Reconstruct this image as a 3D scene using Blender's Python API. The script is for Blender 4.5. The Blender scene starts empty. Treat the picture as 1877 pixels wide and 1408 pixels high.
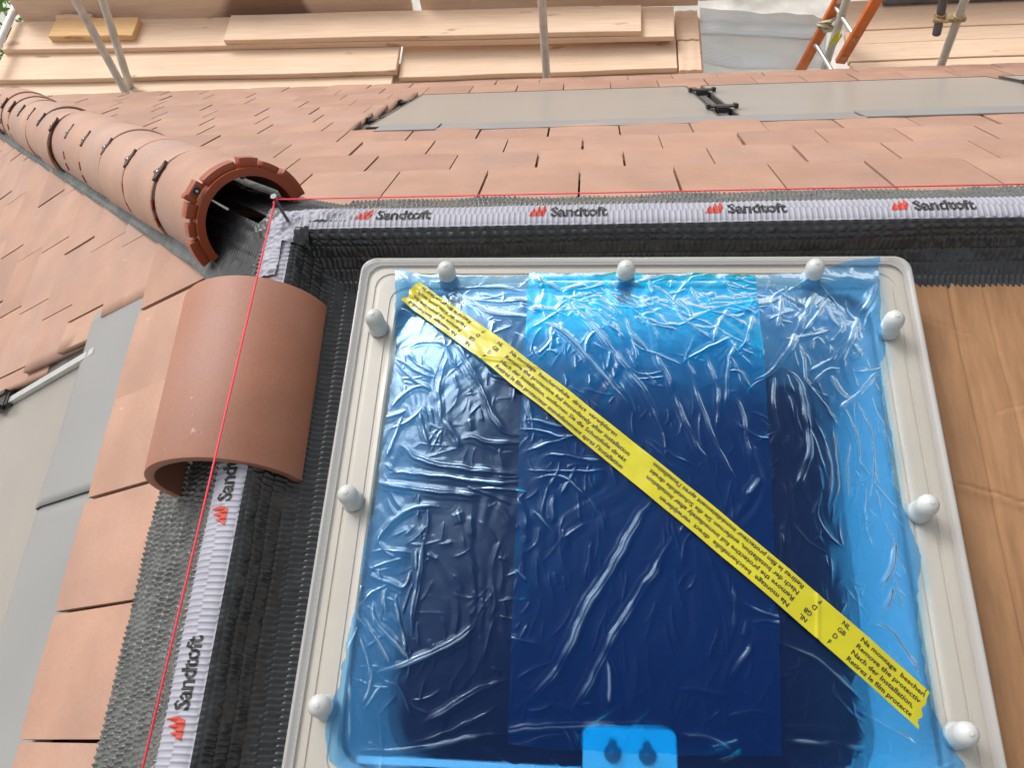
import bpy, bmesh, math, random
import numpy as np
from mathutils import Matrix, Vector
random.seed(7); rng = np.random.default_rng(7)
S = bpy.context.scene
COL = S.collection

# ------------------------------------------------------------------ camera
cam = bpy.data.cameras.new('camera'); camo = bpy.data.objects.new('camera', cam); COL.objects.link(camo)
cam.sensor_width = 36; cam.lens = 29.109; cam.clip_start = .02; cam.clip_end = 400
camo.matrix_world = Matrix(((.995774587, -.00031855, .09183066, .592964),
                            (.040975597, .896466414, -.441213065, -.990487),
                            (-.082182563, .443111574, .892691526, 1.342631), (0, 0, 0, 1)))
S.camera = camo
# ------------------------------------------------------------------ overcast sky and sun
W = bpy.data.worlds.new('World'); S.world = W; W.use_nodes = True
nt = W.node_tree; nt.nodes.clear()
sky = nt.nodes.new('ShaderNodeTexSky'); sky.sky_type = 'NISHITA'; sky.sun_disc = False
SUN_EL, SUN_ROT = math.radians(44), math.radians(-42)
sky.sun_elevation = SUN_EL; sky.sun_rotation = SUN_ROT; sky.dust_density = 6; sky.air_density = 1.5
hs = nt.nodes.new('ShaderNodeHueSaturation'); hs.inputs['Saturation'].default_value = .12
bg = nt.nodes.new('ShaderNodeBackground'); bg.inputs['Strength'].default_value = .15
ow = nt.nodes.new('ShaderNodeOutputWorld')
nt.links.new(sky.outputs[0], hs.inputs['Color']); nt.links.new(hs.outputs[0], bg.inputs['Color']); nt.links.new(bg.outputs[0], ow.inputs[0])
sun = bpy.data.lights.new('sun', 'SUN'); sun.energy = 0.6; sun.angle = math.radians(20); sun.color = (1, .95, .88)
suno = bpy.data.objects.new('sun', sun); COL.objects.link(suno)
sd = Vector((math.sin(SUN_ROT)*math.cos(SUN_EL), math.cos(SUN_ROT)*math.cos(SUN_EL), math.sin(SUN_EL)))
suno.rotation_euler = sd.to_track_quat('Z', 'Y').to_euler(); suno.location = (0, 0, 30)
S.view_settings.view_transform = 'Standard'; S.view_settings.look = 'None'
S.view_settings.gamma = 1; S.view_settings.use_curve_mapping = False
S.view_settings.exposure = 0.38

# ------------------------------------------------------------------ helpers
def tag(o, label=None, cat=None, group=None, kind=None):
    if label: o['label'] = label
    if cat: o['category'] = cat
    if group: o['group'] = group
    if kind: o['kind'] = kind
    return o
def empty(name, loc, label, cat, group=None):
    o = bpy.data.objects.new(name, None); COL.objects.link(o); o.location = loc; o.empty_display_size = .05
    return tag(o, label, cat, group)
def setpar(o, p):
    if p is not None:
        o.parent = p
        q, m = p, Matrix.Identity(4)
        chain = []
        while q is not None: chain.append(q); q = q.parent
        for q in reversed(chain): m = m @ (q.matrix_parent_inverse if q.parent else Matrix.Identity(4)) @ q.matrix_basis
        o.matrix_parent_inverse = m.inverted()
def link(name, me, mat, parent=None, mw=None):
    o = bpy.data.objects.new(name, me); COL.objects.link(o)
    if mat is not None and not me.materials: me.materials.append(mat)
    if mw is not None: o.matrix_basis = mw
    setpar(o, parent)
    return o
def mesh(name, v, f, smooth=False):
    me = bpy.data.meshes.new(name); me.from_pydata([tuple(map(float, p)) for p in v], [], f); me.validate()
    if smooth: me.shade_smooth()
    return me
def gridmesh(name, P, smooth=True, keep=None):
    """P: (n,m,3) array of points -> quads; keep: (n-1,m-1) bool of faces that stay."""
    n, m = P.shape[:2]
    idx = np.arange(n*m).reshape(n, m)
    q = np.stack([idx[:-1, :-1], idx[1:, :-1], idx[1:, 1:], idx[:-1, 1:]], -1)
    q = q[keep] if keep is not None else q.reshape(-1, 4)
    used = np.unique(q); mp = np.full(n*m, -1); mp[used] = np.arange(len(used)); q = mp[q]
    me = bpy.data.meshes.new(name)
    me.vertices.add(len(used)); me.vertices.foreach_set('co', P.reshape(-1, 3)[used].astype(np.float32).ravel())
    me.loops.add(q.size); me.loops.foreach_set('vertex_index', q.astype(np.int32).ravel())
    me.polygons.add(len(q)); me.polygons.foreach_set('loop_start', np.arange(0, q.size, 4, dtype=np.int32))
    me.polygons.foreach_set('loop_total', np.full(len(q), 4, dtype=np.int32))
    me.update(); me.validate()
    if smooth: me.shade_smooth()
    return me
class MB:
    def __init__(s): s.v = []; s.f = []
    def add(s, v, f):
        k = len(s.v); s.v += [tuple(map(float, p)) for p in v]; s.f += [tuple(i+k for i in q) for q in f]; return s
    def box(s, c, e, M=None):
        """box with centre c, full extents e, optional 3x3/4x4 transform."""
        P = [Vector((c[0]+sx*e[0]/2, c[1]+sy*e[1]/2, c[2]+sz*e[2]/2)) for sx in (-1, 1) for sy in (-1, 1) for sz in (-1, 1)]
        if M is not None: P = [M @ p for p in P]
        return s.add(P, [(0, 1, 3, 2), (4, 6, 7, 5), (0, 4, 5, 1), (2, 3, 7, 6), (0, 2, 6, 4), (1, 5, 7, 3)])
    def tube(s, pts, r, n=10, cap=True):
        pts = [Vector(p) for p in pts]; k0 = len(s.v); rs = r if isinstance(r, (list, tuple)) else [r]*len(pts)
        t = (pts[1]-pts[0]).normalized(); a = t.orthogonal().normalized()
        for i, p in enumerate(pts):
            t = (pts[min(i+1, len(pts)-1)]-pts[max(i-1, 0)]).normalized()
            a = (a - t*a.dot(t)).normalized(); b = t.cross(a)
            for j in range(n):
                w = 2*math.pi*j/n; s.v.append(tuple(p+(a*math.cos(w)+b*math.sin(w))*rs[i]))
        for i in range(len(pts)-1):
            for j in range(n):
                s.f.append((k0+i*n+j, k0+i*n+(j+1) % n, k0+(i+1)*n+(j+1) % n, k0+(i+1)*n+j))
        if cap: s.f.append(tuple(k0+j for j in reversed(range(n)))); s.f.append(tuple(k0+(len(pts)-1)*n+j for j in range(n)))
        return s
    def lathe(s, prof, c, n=20, ax=None):
        """prof: list of (r,z) from bottom to top round vertical axis at c."""
        k0 = len(s.v)
        for r, z in prof:
            for j in range(n):
                w = 2*math.pi*j/n; p = Vector((r*math.cos(w), r*math.sin(w), z))
                if ax is not None: p = ax @ p
                s.v.append(tuple(p+Vector(c)))
        for i in range(len(prof)-1):
            for j in range(n): s.f.append((k0+i*n+j, k0+i*n+(j+1) % n, k0+(i+1)*n+(j+1) % n, k0+(i+1)*n+j))
        s.f.append(tuple(k0+(len(prof)-1)*n+j for j in range(n))); s.f.append(tuple(k0+j for j in reversed(range(n))))
        return s
    def me(s, name, smooth=False, bevel=0, seg=2, auto=None):
        m = mesh(name, s.v, s.f, False)
        if bevel:
            b = bmesh.new(); b.from_mesh(m)
            bmesh.ops.bevel(b, geom=[e for e in b.edges if len(e.link_faces) == 2 and e.calc_face_angle(0) > .5], offset=bevel, segments=seg, profile=.6, affect='EDGES')
            b.to_mesh(m); b.free()
        if smooth or bevel: m.shade_smooth()
        if (smooth or bevel) and auto is not None: m.set_sharp_from_angle(angle=math.radians(auto))
        return m
    def obj(s, name, mat, parent=None, **k): return link(name, s.me(name, **k), mat, parent)
def vnoise(x, y, seed=0):
    x = np.asarray(x, float); y = np.asarray(y, float)
    xi = np.floor(x).astype(np.int64); yi = np.floor(y).astype(np.int64); fx = x-xi; fy = y-yi
    fx = fx*fx*(3-2*fx); fy = fy*fy*(3-2*fy)
    def h(a, b):
        n = (a*374761393+b*668265263+seed*144665) & 0xffffffff
        n = ((n ^ (n >> 13))*1274126177) & 0xffffffff
        return ((n ^ (n >> 16)) & 0xffff)/32767.5-1
    return (h(xi, yi)*(1-fx)+h(xi+1, yi)*fx)*(1-fy)+(h(xi, yi+1)*(1-fx)+h(xi+1, yi+1)*fx)*fy

# ------------------------------------------------------------------ materials
def newmat(name):
    m = bpy.data.materials.new(name); m.use_nodes = True
    n = m.node_tree; return m, n, n.nodes['Principled BSDF']
def N(n, t, **k):
    o = n.nodes.new(t)
    for a, b in k.items():
        if a in o.inputs.keys(): o.inputs[a].default_value = b
        else: setattr(o, a, b)
    return o
def noise(n, scale, detail=4, rough=.55, vec=None, sc=None, coord='Object'):
    t = N(n, 'ShaderNodeTexNoise'); t.inputs['Scale'].default_value = scale; t.inputs['Detail'].default_value = detail; t.inputs['Roughness'].default_value = rough
    tc = n.nodes.new('ShaderNodeTexCoord'); src = tc.outputs[coord]
    if sc is not None:
        mp = n.nodes.new('ShaderNodeMapping'); mp.inputs['Scale'].default_value = sc; n.links.new(src, mp.inputs[0]); src = mp.outputs[0]
    oi = n.nodes.new('ShaderNodeObjectInfo'); ad = n.nodes.new('ShaderNodeVectorMath'); ad.operation = 'MULTIPLY_ADD'
    cb = n.nodes.new('ShaderNodeCombineXYZ')
    for i in range(3): n.links.new(oi.outputs['Random'], cb.inputs[i])
    n.links.new(cb.outputs[0], ad.inputs[0]); ad.inputs[1].default_value = (37, 91, 53); n.links.new(src, ad.inputs[2])
    n.links.new(ad.outputs[0], t.inputs['Vector'])
    return t.outputs[0]
def ramp(n, src, stops):
    r = n.nodes.new('ShaderNodeValToRGB'); e = r.color_ramp.elements
    while len(e) < len(stops): e.new(.5)
    for i, (p, c) in enumerate(stops): e[i].position = p; e[i].color = (*c, 1) if len(c) == 3 else c
    n.links.new(src, r.inputs[0]); return r.outputs[0]
def mix(n, fac, a, b, mode='MIX'):
    m = n.nodes.new('ShaderNodeMix'); m.data_type = 'RGBA'; m.blend_type = mode
    for s, i in ((fac, 0), (a, 6), (b, 7)):
        if hasattr(s, 'is_linked') or hasattr(s, 'links'): n.links.new(s, m.inputs[i])
        else: m.inputs[i].default_value = s if i == 0 else (*s, 1)
    return m.outputs[2]
def bump(n, src, strength, dist, bs):
    b = n.nodes.new('ShaderNodeBump'); b.inputs['Strength'].default_value = strength; b.inputs['Distance'].default_value = dist
    n.links.new(src, b.inputs['Height']); n.links.new(b.outputs[0], bs.inputs['Normal'])
def simple(name, col, rough=.5, metal=0, var=.12, scale=12, bmp=0, spec=.5, sc=None, rv=0):
    m, n, b = newmat(name)
    s = noise(n, scale, 5, sc=sc)
    lo = tuple(c*(1-var) for c in col); hi = tuple(min(1, c*(1+var)) for c in col)
    n.links.new(ramp(n, s, [(.3, lo), (.7, hi)]), b.inputs['Base Color'])
    b.inputs['Roughness'].default_value = rough; b.inputs['Metallic'].default_value = metal; b.inputs['Specular IOR Level'].default_value = spec
    if rv:
        mr = N(n, 'ShaderNodeMapRange'); mr.inputs['To Min'].default_value = max(.02, rough-rv); mr.inputs['To Max'].default_value = rough+rv
        n.links.new(noise(n, scale*1.7, 5), mr.inputs[0]); n.links.new(mr.outputs[0], b.inputs['Roughness'])
    if bmp: bump(n, noise(n, scale*14, 4), bmp, .002, b)
    return m
def clay(name, base, flecks=True, smoky=.5):
    m, n, b = newmat(name)
    oi = n.nodes.new('ShaderNodeObjectInfo')
    r1 = ramp(n, noise(n, 5, 4), [(.32, tuple(c*.86 for c in base)), (.68, tuple(min(1, c*1.12) for c in base))])
    sm = ramp(n, noise(n, 3.2, 3), [(.45, (0, 0, 0)), (.75, (smoky,)*3)])
    c = mix(n, sm, r1, (base[0]*.84, base[1]*1.12, base[2]*1.55))
    v = ramp(n, oi.outputs['Random'], [(0, (.90, .88, .87)), (.5, (1, 1, 1)), (1, (1.0, 1.03, 1.04))])
    c = mix(n, 1.0, c, v, 'MULTIPLY')
    fine = ramp(n, noise(n, 160, 3), [(.35, (.94, .94, .94)), (.65, (1.04, 1.04, 1.04))])
    c = mix(n, 1.0, c, fine, 'MULTIPLY')
    if flecks:
        f1 = ramp(n, noise(n, 42, 3, .7, sc=(1, .6, 1)), [(.67, (0, 0, 0)), (.76, (.8,)*3)])
        f2 = ramp(n, noise(n, 4, 2), [(.48, (0, 0, 0)), (.62, (1,)*3)])
        fm = mix(n, 1.0, f1, f2, 'MULTIPLY')
        c = mix(n, fm, c, (.62, .46, .36))
    n.links.new(c, b.inputs['Base Color']); b.inputs['Roughness'].default_value = .58
    bump(n, noise(n, 420, 3), .25, .0006, b)
    return m
def wood(name, lo, hi, stain=False, sc=(1.2, 22, 22)):
    m, n, b = newmat(name)
    g = noise(n, 3.0, 6, .6, sc=sc)
    c = ramp(n, g, [(.28, lo), (.5, tuple((a+d)/2 for a, d in zip(lo, hi))), (.72, hi)])
    kn = ramp(n, noise(n, 9, 2, .4, sc=(.5, 1.6, 1.6)), [(.69, (0, 0, 0)), (.75, (.65,)*3)])
    c = mix(n, kn, c, (lo[0]*.5, lo[1]*.38, lo[2]*.3))
    d = ramp(n, noise(n, 1.6, 5, .6), [(.40, (0.0,)*3), (.75, (.35,)*3)])
    c = mix(n, d, c, (lo[0]*.9, lo[1]*.82, lo[2]*.74))
    if stain:
        st = ramp(n, noise(n, .9, 2, .35, sc=(1.0, .5, .8)), [(.60, (0, 0, 0)), (.63, (.8,)*3)])
        c = mix(n, st, c, (.16, .065, .03))
    n.links.new(c, b.inputs['Base Color']); b.inputs['Roughness'].default_value = .75
    bump(n, g, .3, .002, b)
    return m
M = {}
M['clay'] = clay('clay_tile', (.385, .216, .150), smoky=.28)
M['clay_ridge'] = clay('clay_ridge', (.335, .135, .078), smoky=.95)
M['clay_hip'] = clay('clay_hip', (.40, .225, .158), flecks=True)
M['clay_plastic'] = simple('terracotta_plastic', (.29, .058, .019), .36, var=.08)
M['felt'] = simple('roof_felt', (.02, .019, .018), .8)
M['black_roll'] = simple('black_roll', (.030, .032, .035), .20, var=.3, scale=40, rv=.1)
M['sky_lit_roll'] = simple('sky_lit_roll', (.085, .09, .088), .26, var=.25, scale=25, rv=.1)  # paler copy of the black roll, standing in for sky reflection on it
M['tape_white'] = simple('roll_tape', (.30, .30, .35), .55, var=.08, scale=30)
M['ink'] = simple('black_ink', (.012, .012, .013), .6)
M['ink_red'] = simple('red_ink', (.40, .035, .018), .55)
M['pvc'] = simple('cream_pvc', (.52, .475, .42), .32, var=.05, scale=5)
M['white_pvc'] = simple('white_lining', (.86, .86, .84), .45, var=.03)
M['knob'] = simple('grey_white_cap', (.47, .48, .465), .38, var=.05)
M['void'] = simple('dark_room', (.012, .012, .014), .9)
M['reveal'] = simple('shaded_reveal', (.012, .012, .014), .9)  # near-black colour standing in for shade below the lining
M['steel'] = simple('zinc_steel', (.30, .31, .32), .35, .8)
M['galv'] = simple('galvanised_tube', (.50, .49, .46), .45, .35, var=.2, scale=9, rv=.1)
M['galv_dark'] = simple('weathered_tube', (.13, .13, .14), .5, .5, var=.3, scale=14)
M['alu'] = simple('aluminium', (.62, .63, .62), .32, .7, var=.1, scale=20)
M['white_tube'] = simple('white_tube', (.74, .74, .73), .4, .1)
M['brass'] = simple('rusty_coupler', (.45, .33, .18), .5, .5, var=.35, scale=25)
M['clip_dark'] = simple('clip_plastic', (.055, .018, .010), .5)
M['string'] = simple('red_string', (.80, .035, .07), .6, var=.1, scale=300)
M['nail'] = simple('nail_steel', (.10, .10, .11), .4, .6)
M['flash'] = simple('grey_flashing', (.235, .232, .228), .45, var=.07, scale=2.5)
M['panel'] = simple('panel_glass', (.20, .18, .155), .22, var=.10, scale=3, spec=.9)
_b = M['panel'].node_tree.nodes['Principled BSDF']     # beige sheen added to stand in for bright reflection at grazing view
_b.inputs['Sheen Weight'].default_value = 1.0; _b.inputs['Sheen Roughness'].default_value = .35; _b.inputs['Sheen Tint'].default_value = (1, .93, .85, 1)
M['panel_frame'] = simple('panel_frame', (.10, .095, .09), .4, .3)
M['dark_flash'] = simple('dark_flashing', (.09, .085, .08), .5)
M['black_plastic'] = simple('black_plastic', (.018, .016, .013), .4)
M['orange'] = simple('orange_stile', (.62, .155, .03), .45, var=.15, scale=16, bmp=.1)
M['board'] = wood('scaffold_timber', (.70, .485, .335), (.83, .62, .455))
M['board_edge'] = wood('toe_timber', (.62, .45, .33), (.75, .57, .44), stain=True)
M['offcut'] = wood('fresh_timber', (.62, .36, .15), (.80, .52, .27))
M['leaf'] = simple('leaf', (.10, .24, .025), .5, var=.5, scale=3)
M['bark'] = simple('bark', (.10, .07, .045), .9)
M['grass'] = simple('pale_paving', (.50, .47, .43), .9, var=.4, scale=2)
M['brick'] = simple('render_wall', (.45, .40, .34), .9)
def card():
    m, n, b = newmat('kraft_cardboard')
    c = ramp(n, noise(n, 4.5, 6, .65, sc=(3.2, .35, 1)), [(.3, (.255, .125, .055)), (.7, (.375, .20, .095))])
    fib = ramp(n, noise(n, 60, 4, .7, sc=(1, .12, 1)), [(.3, (.80, .79, .78)), (.7, (1.08, 1.08, 1.08))])
    c = mix(n, 1.0, c, fib, 'MULTIPLY')
    st = ramp(n, noise(n, 6, 5, .7, sc=(2.6, .30, 1)), [(.58, (0, 0, 0)), (.72, (.5,)*3)])
    c = mix(n, st, c, (.22, .09, .035))
    n.links.new(c, b.inputs['Base Color']); b.inputs['Roughness'].default_value = .8
    bump(n, noise(n, 90, 5, .7), .3, .0012, b); return m
M['card'] = card()
def tapemat():
    m, n, b = newmat('yellow_tape')
    c = ramp(n, noise(n, 14, 4), [(.3, (.42, .375, .005)), (.7, (.50, .455, .008))])
    n.links.new(c, b.inputs['Base Color']); b.inputs['Roughness'].default_value = .22; b.inputs['Coat Weight'].default_value = .3; b.inputs['Coat Roughness'].default_value = .1
    bump(n, noise(n, 55, 4, .6, sc=(1, .4, 1)), .35, .0015, b); return m
M['yellow'] = tapemat()
def film(name, T, dif, fac, bmp, ior=1.45, rg=.09, crest=False):
    m, n, b = newmat(name); n.nodes.remove(b)
    out = n.nodes['Material Output']
    tr = N(n, 'ShaderNodeBsdfTransparent'); tr.inputs[0].default_value = (*T, 1)
    df = N(n, 'ShaderNodeBsdfDiffuse'); df.inputs[0].default_value = (*dif, 1)
    gl = N(n, 'ShaderNodeBsdfGlossy'); gl.inputs['Roughness'].default_value = rg; gl.inputs[0].default_value = (.60, .80, 1, 1) if crest else (1, 1, 1, 1)
    fr = N(n, 'ShaderNodeFresnel'); fr.inputs['IOR'].default_value = ior
    bp = n.nodes.new('ShaderNodeBump'); bp.inputs['Strength'].default_value = bmp; bp.inputs['Distance'].default_value = .004
    n.links.new(noise(n, 26, 5, .55), bp.inputs['Height'])
    for q in (gl, fr): n.links.new(bp.outputs[0], q.inputs['Normal'])
    m1 = N(n, 'ShaderNodeMixShader'); m1.inputs[0].default_value = fac
    m2 = N(n, 'ShaderNodeMixShader')
    if crest:   # slightly hazy plastic: part of what is seen through it is blurred
        rf_ = N(n, 'ShaderNodeBsdfRefraction'); rf_.inputs['Color'].default_value = (*T, 1); rf_.inputs['Roughness'].default_value = .32; rf_.inputs['IOR'].default_value = 1.16
        m0 = N(n, 'ShaderNodeMixShader'); m0.inputs[0].default_value = .5
        n.links.new(tr.outputs[0], m0.inputs[1]); n.links.new(rf_.outputs[0], m0.inputs[2]); tr = m0
    n.links.new(tr.outputs[0], m1.inputs[1]); n.links.new(df.outputs[0], m1.inputs[2])
    n.links.new(fr.outputs[0], m2.inputs[0]); n.links.new(m1.outputs[0], m2.inputs[1]); n.links.new(gl.outputs[0], m2.inputs[2])
    res = m2.outputs[0]
    if crest:   # pale blue painted along the fold crests, standing in for sky glints
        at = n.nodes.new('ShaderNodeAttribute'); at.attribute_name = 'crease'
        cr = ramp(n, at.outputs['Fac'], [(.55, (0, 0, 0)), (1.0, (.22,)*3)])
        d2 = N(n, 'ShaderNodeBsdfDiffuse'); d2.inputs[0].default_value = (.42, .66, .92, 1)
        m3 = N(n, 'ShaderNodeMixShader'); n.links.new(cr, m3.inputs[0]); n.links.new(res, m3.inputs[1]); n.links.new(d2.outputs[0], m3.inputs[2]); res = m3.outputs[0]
    n.links.new(res, out.inputs[0]); return m
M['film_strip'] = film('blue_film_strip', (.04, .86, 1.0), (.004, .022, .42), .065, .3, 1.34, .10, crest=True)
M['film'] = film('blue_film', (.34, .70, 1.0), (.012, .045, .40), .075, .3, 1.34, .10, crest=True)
M['clear'] = film('clear_acrylic', (.95, .96, .96), (.8, .8, .8), .01, .0, 1.20)
M['rim'] = film('highlight_rim', (.85, .87, .88), (.56, .555, .54), .50, .0, 1.45)  # white mixed into the acrylic, a painted highlight along the lip
def sheetmat():
    m, n, b = newmat('reinforced_sheet')
    tc = n.nodes.new('ShaderNodeTexCoord'); out = n.nodes['Material Output']
    col = None
    for ax in ('X', 'Y'):
        w = N(n, 'ShaderNodeTexWave'); w.bands_direction = ax; w.inputs['Scale'].default_value = 16; w.inputs['Distortion'].default_value = .2
        n.links.new(tc.outputs['UV'], w.inputs[0])
        r = ramp(n, w.outputs[0], [(.0, (.82, .84, .85)), (.25, (.90, .92, .93))])
        col = r if col is None else mix(n, 1.0, col, r, 'MULTIPLY')
    n.links.new(col, b.inputs['Base Color']); b.inputs['Roughness'].default_value = .14; b.inputs['Metallic'].default_value = .2
    tl = N(n, 'ShaderNodeBsdfTranslucent'); n.links.new(col, tl.inputs[0])
    ms = N(n, 'ShaderNodeMixShader'); ms.inputs[0].default_value = .35
    n.links.new(b.outputs[0], ms.inputs[1]); n.links.new(tl.outputs[0], ms.inputs[2]); n.links.new(ms.outputs[0], out.inputs[0]); return m
M['sheet'] = sheetmat()
# ------------------------------------------------------------------ roof geometry
PB, PL = math.radians(38.7), math.radians(35)
cB, sB, cL, sL = math.cos(PB), math.sin(PB), math.cos(PL), math.sin(PL)
TB, TL = sB/cB, sL/cL
Z0 = -.01
nB = Vector((0, sB, cB)); nL = Vector((-sL, 0, cL))
def Bp(x, s, h=0): return Vector((x, s*cB, Z0-s*sB)) + nB*h          # back slope: x along ridge, s down the slope
def Lp(y, s, h=0): return Vector((-s*cL, y, Z0-s*sL)) + nL*h          # left slope
HD = Vector((-TB/TL, 1, -TB)).normalized()                              # hip direction
HU = (nL+nB); HU = (HU-HD*HU.dot(HD)).normalized(); HS = HD.cross(HU)
BX = -TB/TL*cB      # hip x per unit s on the back slope
LY = cL*TL/TB       # hip y per unit s on the left slope
EAVE = 3.50
LEAVE = EAVE*sB/sL

# ground, walls, roof bodies
g = MB().add([(-60, -60, -5.2), (60, -60, -5.2), (60, 60, -5.2), (-60, 60, -5.2)], [(0, 1, 2, 3)]).obj('ground', M['grass']); tag(g, kind='structure')
wl = MB().box((2.6, -1.7, -3.7), (9.8, 8.0, 3.0)).obj('house_wall', M['brick']); tag(wl, kind='structure')
def slab(name, pts, nrm, th, mat):
    v = [p for p in pts]+[p-nrm*th for p in pts]; k = len(pts)
    f = [tuple(range(k)), tuple(reversed(range(k, 2*k)))]+[(i, i+k, (i+1) % k+k, (i+1) % k) for i in range(k)]
    o = MB().add(v, f).obj(name, mat); tag(o, kind='structure'); return o
hb = -.045
roofB = slab('roof_slope', [Bp(0, 0, hb), Bp(7, 0, hb), Bp(7, EAVE-.03, hb), Bp(BX*(EAVE-.03), EAVE-.03, hb)], nB, .05, M['felt'])
roofL = slab('roof_slope', [Lp(0, 0, hb), Lp(LY*(LEAVE-.03), LEAVE-.03, hb), Lp(-5, LEAVE-.03, hb), Lp(-5, 0, hb)], nL, .05, M['felt'])
# flat roof deck around the rooflight opening
fr = MB()
for (x0, x1, y0, y1) in ((.02, 7, -.16, -.02), (.02, .215, -1.0, -.16), (1.10, 7, -1.0, -.16), (.02, 7, -5, -1.0)):
    fr.box(((x0+x1)/2, (y0+y1)/2, -.09), (x1-x0, y1-y0, .06))
fr = fr.obj('flat_roof', M['felt']); tag(fr, kind='structure')

# ------------------------------------------------------------------ roof tiles
TW, TLEN, TH = .25, .365, .0155
def tilemesh(seed, gauge):
    r = random.Random(seed); tw = TW-.006; nx, ny = 5, 4
    tilt = TH/gauge
    v, f = [], []
    for lay in (0, 1):
        for j in range(ny+1):
            for i in range(nx+1):
                x = (i/nx-.5)*tw; y = j/ny*TLEN
                z = -.022+TH+tilt*y*1.05 - .0022*(2*i/nx-1)**2 - .0035*(max(0, (y-.25)/.115))**2*0 + r.uniform(-.0004, .0004)
                if lay: z -= TH
                v.append((x, y, z))
    k = (nx+1)*(ny+1); w = nx+1
    for j in range(ny):
        for i in range(nx):
            a = j*w+i; f.append((a, a+1, a+w+1, a+w)); f.append((k+a, k+a+w, k+a+w+1, k+a+1))
    bd = [i for i in range(nx)]+[j*w+nx for j in range(ny)]+[ny*w+i for i in range(nx, 0, -1)]+[j*w for j in range(ny, 0, -1)]
    for a, b in zip(bd, bd[1:]+bd[:1]): f.append((a, k+a, k+b, b))
    m = mesh('roof_tile', v, f)
    m.shade_smooth(); m.set_sharp_from_angle(angle=math.radians(40)); m.materials.append(M['clay']); return m
GB, GL = .28, .24
tB = [tilemesh(i, GB) for i in range(3)]; tL = [tilemesh(10+i, GL) for i in range(3)]
def slopeM(P, ax, dn, nr):
    return Matrix(((ax.x, dn.x, nr.x, P.x), (ax.y, dn.y, nr.y, P.y), (ax.z, dn.z, nr.z, P.z), (0, 0, 0, 1)))
aB, dB = Vector((1, 0, 0)), Vector((0, cB, -sB))
aL, dL = Vector((0, 1, 0)), Vector((-cL, 0, -sL))
hipN = HS  # plane through the hip, HS points to the back slope side
def cut(me, mw, keep_positive):
    m = me.copy(); b = bmesh.new(); b.from_mesh(m)
    inv = mw.inverted(); co = inv @ Vector((0, 0, Z0)); no = (inv.to_3x3() @ hipN).normalized()
    r = bmesh.ops.bisect_plane(b, geom=b.verts[:]+b.edges[:]+b.faces[:], plane_co=co, plane_no=no, clear_inner=keep_positive, clear_outer=not keep_positive)
    ed = [e for e in b.edges if len(e.link_faces) == 1]
    if ed:
        try: bmesh.ops.holes_fill(b, edges=ed)
        except Exception: pass
    b.to_mesh(m); b.free(); return m
def cutat(me, mw, co, no):
    m = me.copy(); b = bmesh.new(); b.from_mesh(m); inv = mw.inverted()
    bmesh.ops.bisect_plane(b, geom=b.verts[:]+b.edges[:]+b.faces[:], plane_co=inv @ co, plane_no=(inv.to_3x3() @ no).normalized(), clear_outer=True)
    ed = [e for e in b.edges if len(e.link_faces) == 1]
    if ed: bmesh.ops.holes_fill(b, edges=ed)
    b.to_mesh(m); b.free(); return m
def put(me, mw, parent, positive):
    if not len(me.polygons): return
    pts = [mw @ v.co for v in me.vertices]; d = [hipN.dot(p-Vector((0, 0, Z0))) for p in pts]
    if not positive: d = [-q for q in d]
    if max(d) < .02: return
    if min(d) < 0: me = cut(me, mw, positive)
    if not len(me.polygons): return
    o = link('roof_tile', me, None, parent, None); o.matrix_basis = mw; setpar(o, parent)
def jit(P, ax, dn, nr, sc=1):
    a = random.gauss(0, .004)*sc
    ax2 = (ax+dn*a*.6).normalized(); nr2 = (nr+ax*random.gauss(0, .0035)*sc+dn*random.gauss(0, .002)*sc).normalized()
    dn2 = nr2.cross(ax2).normalized(); ax2 = dn2.cross(nr2).normalized()
    P = P+ax*random.gauss(0, .0016)*sc+dn*random.gauss(0, .003)*sc+nr*random.gauss(0, .0007)*sc
    return slopeM(P, ax2, dn2, nr2)
rowB = [.70+GB*k for k in range(11)]
phB = {0: .07, 1: .195, 2: .075, 3: .20}
xmaxs = [1.75, 1.85, 1.95, 2.05, 0, 0, 0, 0, 0, 3.3, 3.4]
for k, st in enumerate(rowB):
    ph = phB.get(k, (.07 if k % 2 == 0 else .195)+random.uniform(-.02, .02))
    x0 = BX*st-.3
    i0 = math.floor((x0-ph)/TW)
    xm = xmaxs[k] if k < 4 or k > 8 else -.315+random.uniform(-.03, .02)
    i = i0
    while True:
        xc = ph+(i+.5)*TW
        if k in (4, 5, 6, 7, 8):
            if xc-TW/2 > xm-.03: break
            if xc+TW/2 > xm:
                mw = jit(Bp(xc, st-TLEN), aB, dB, nB); put(cutat(random.choice(tB), mw, Bp(xm, st), Vector((1, .06, 0)).normalized()), mw, roofB, True); break
        elif xc-TW/2 > xm: break
        put(random.choice(tB), jit(Bp(xc, st-TLEN), aB, dB, nB), roofB, True); i += 1
rowL = [.645+GL*k for k in range(14)]
phL = {0: .060, 1: .11, 2: .19, 3: .03, 4: .135, 5: .20}
aLm = Vector((0, 1, 0))
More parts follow.
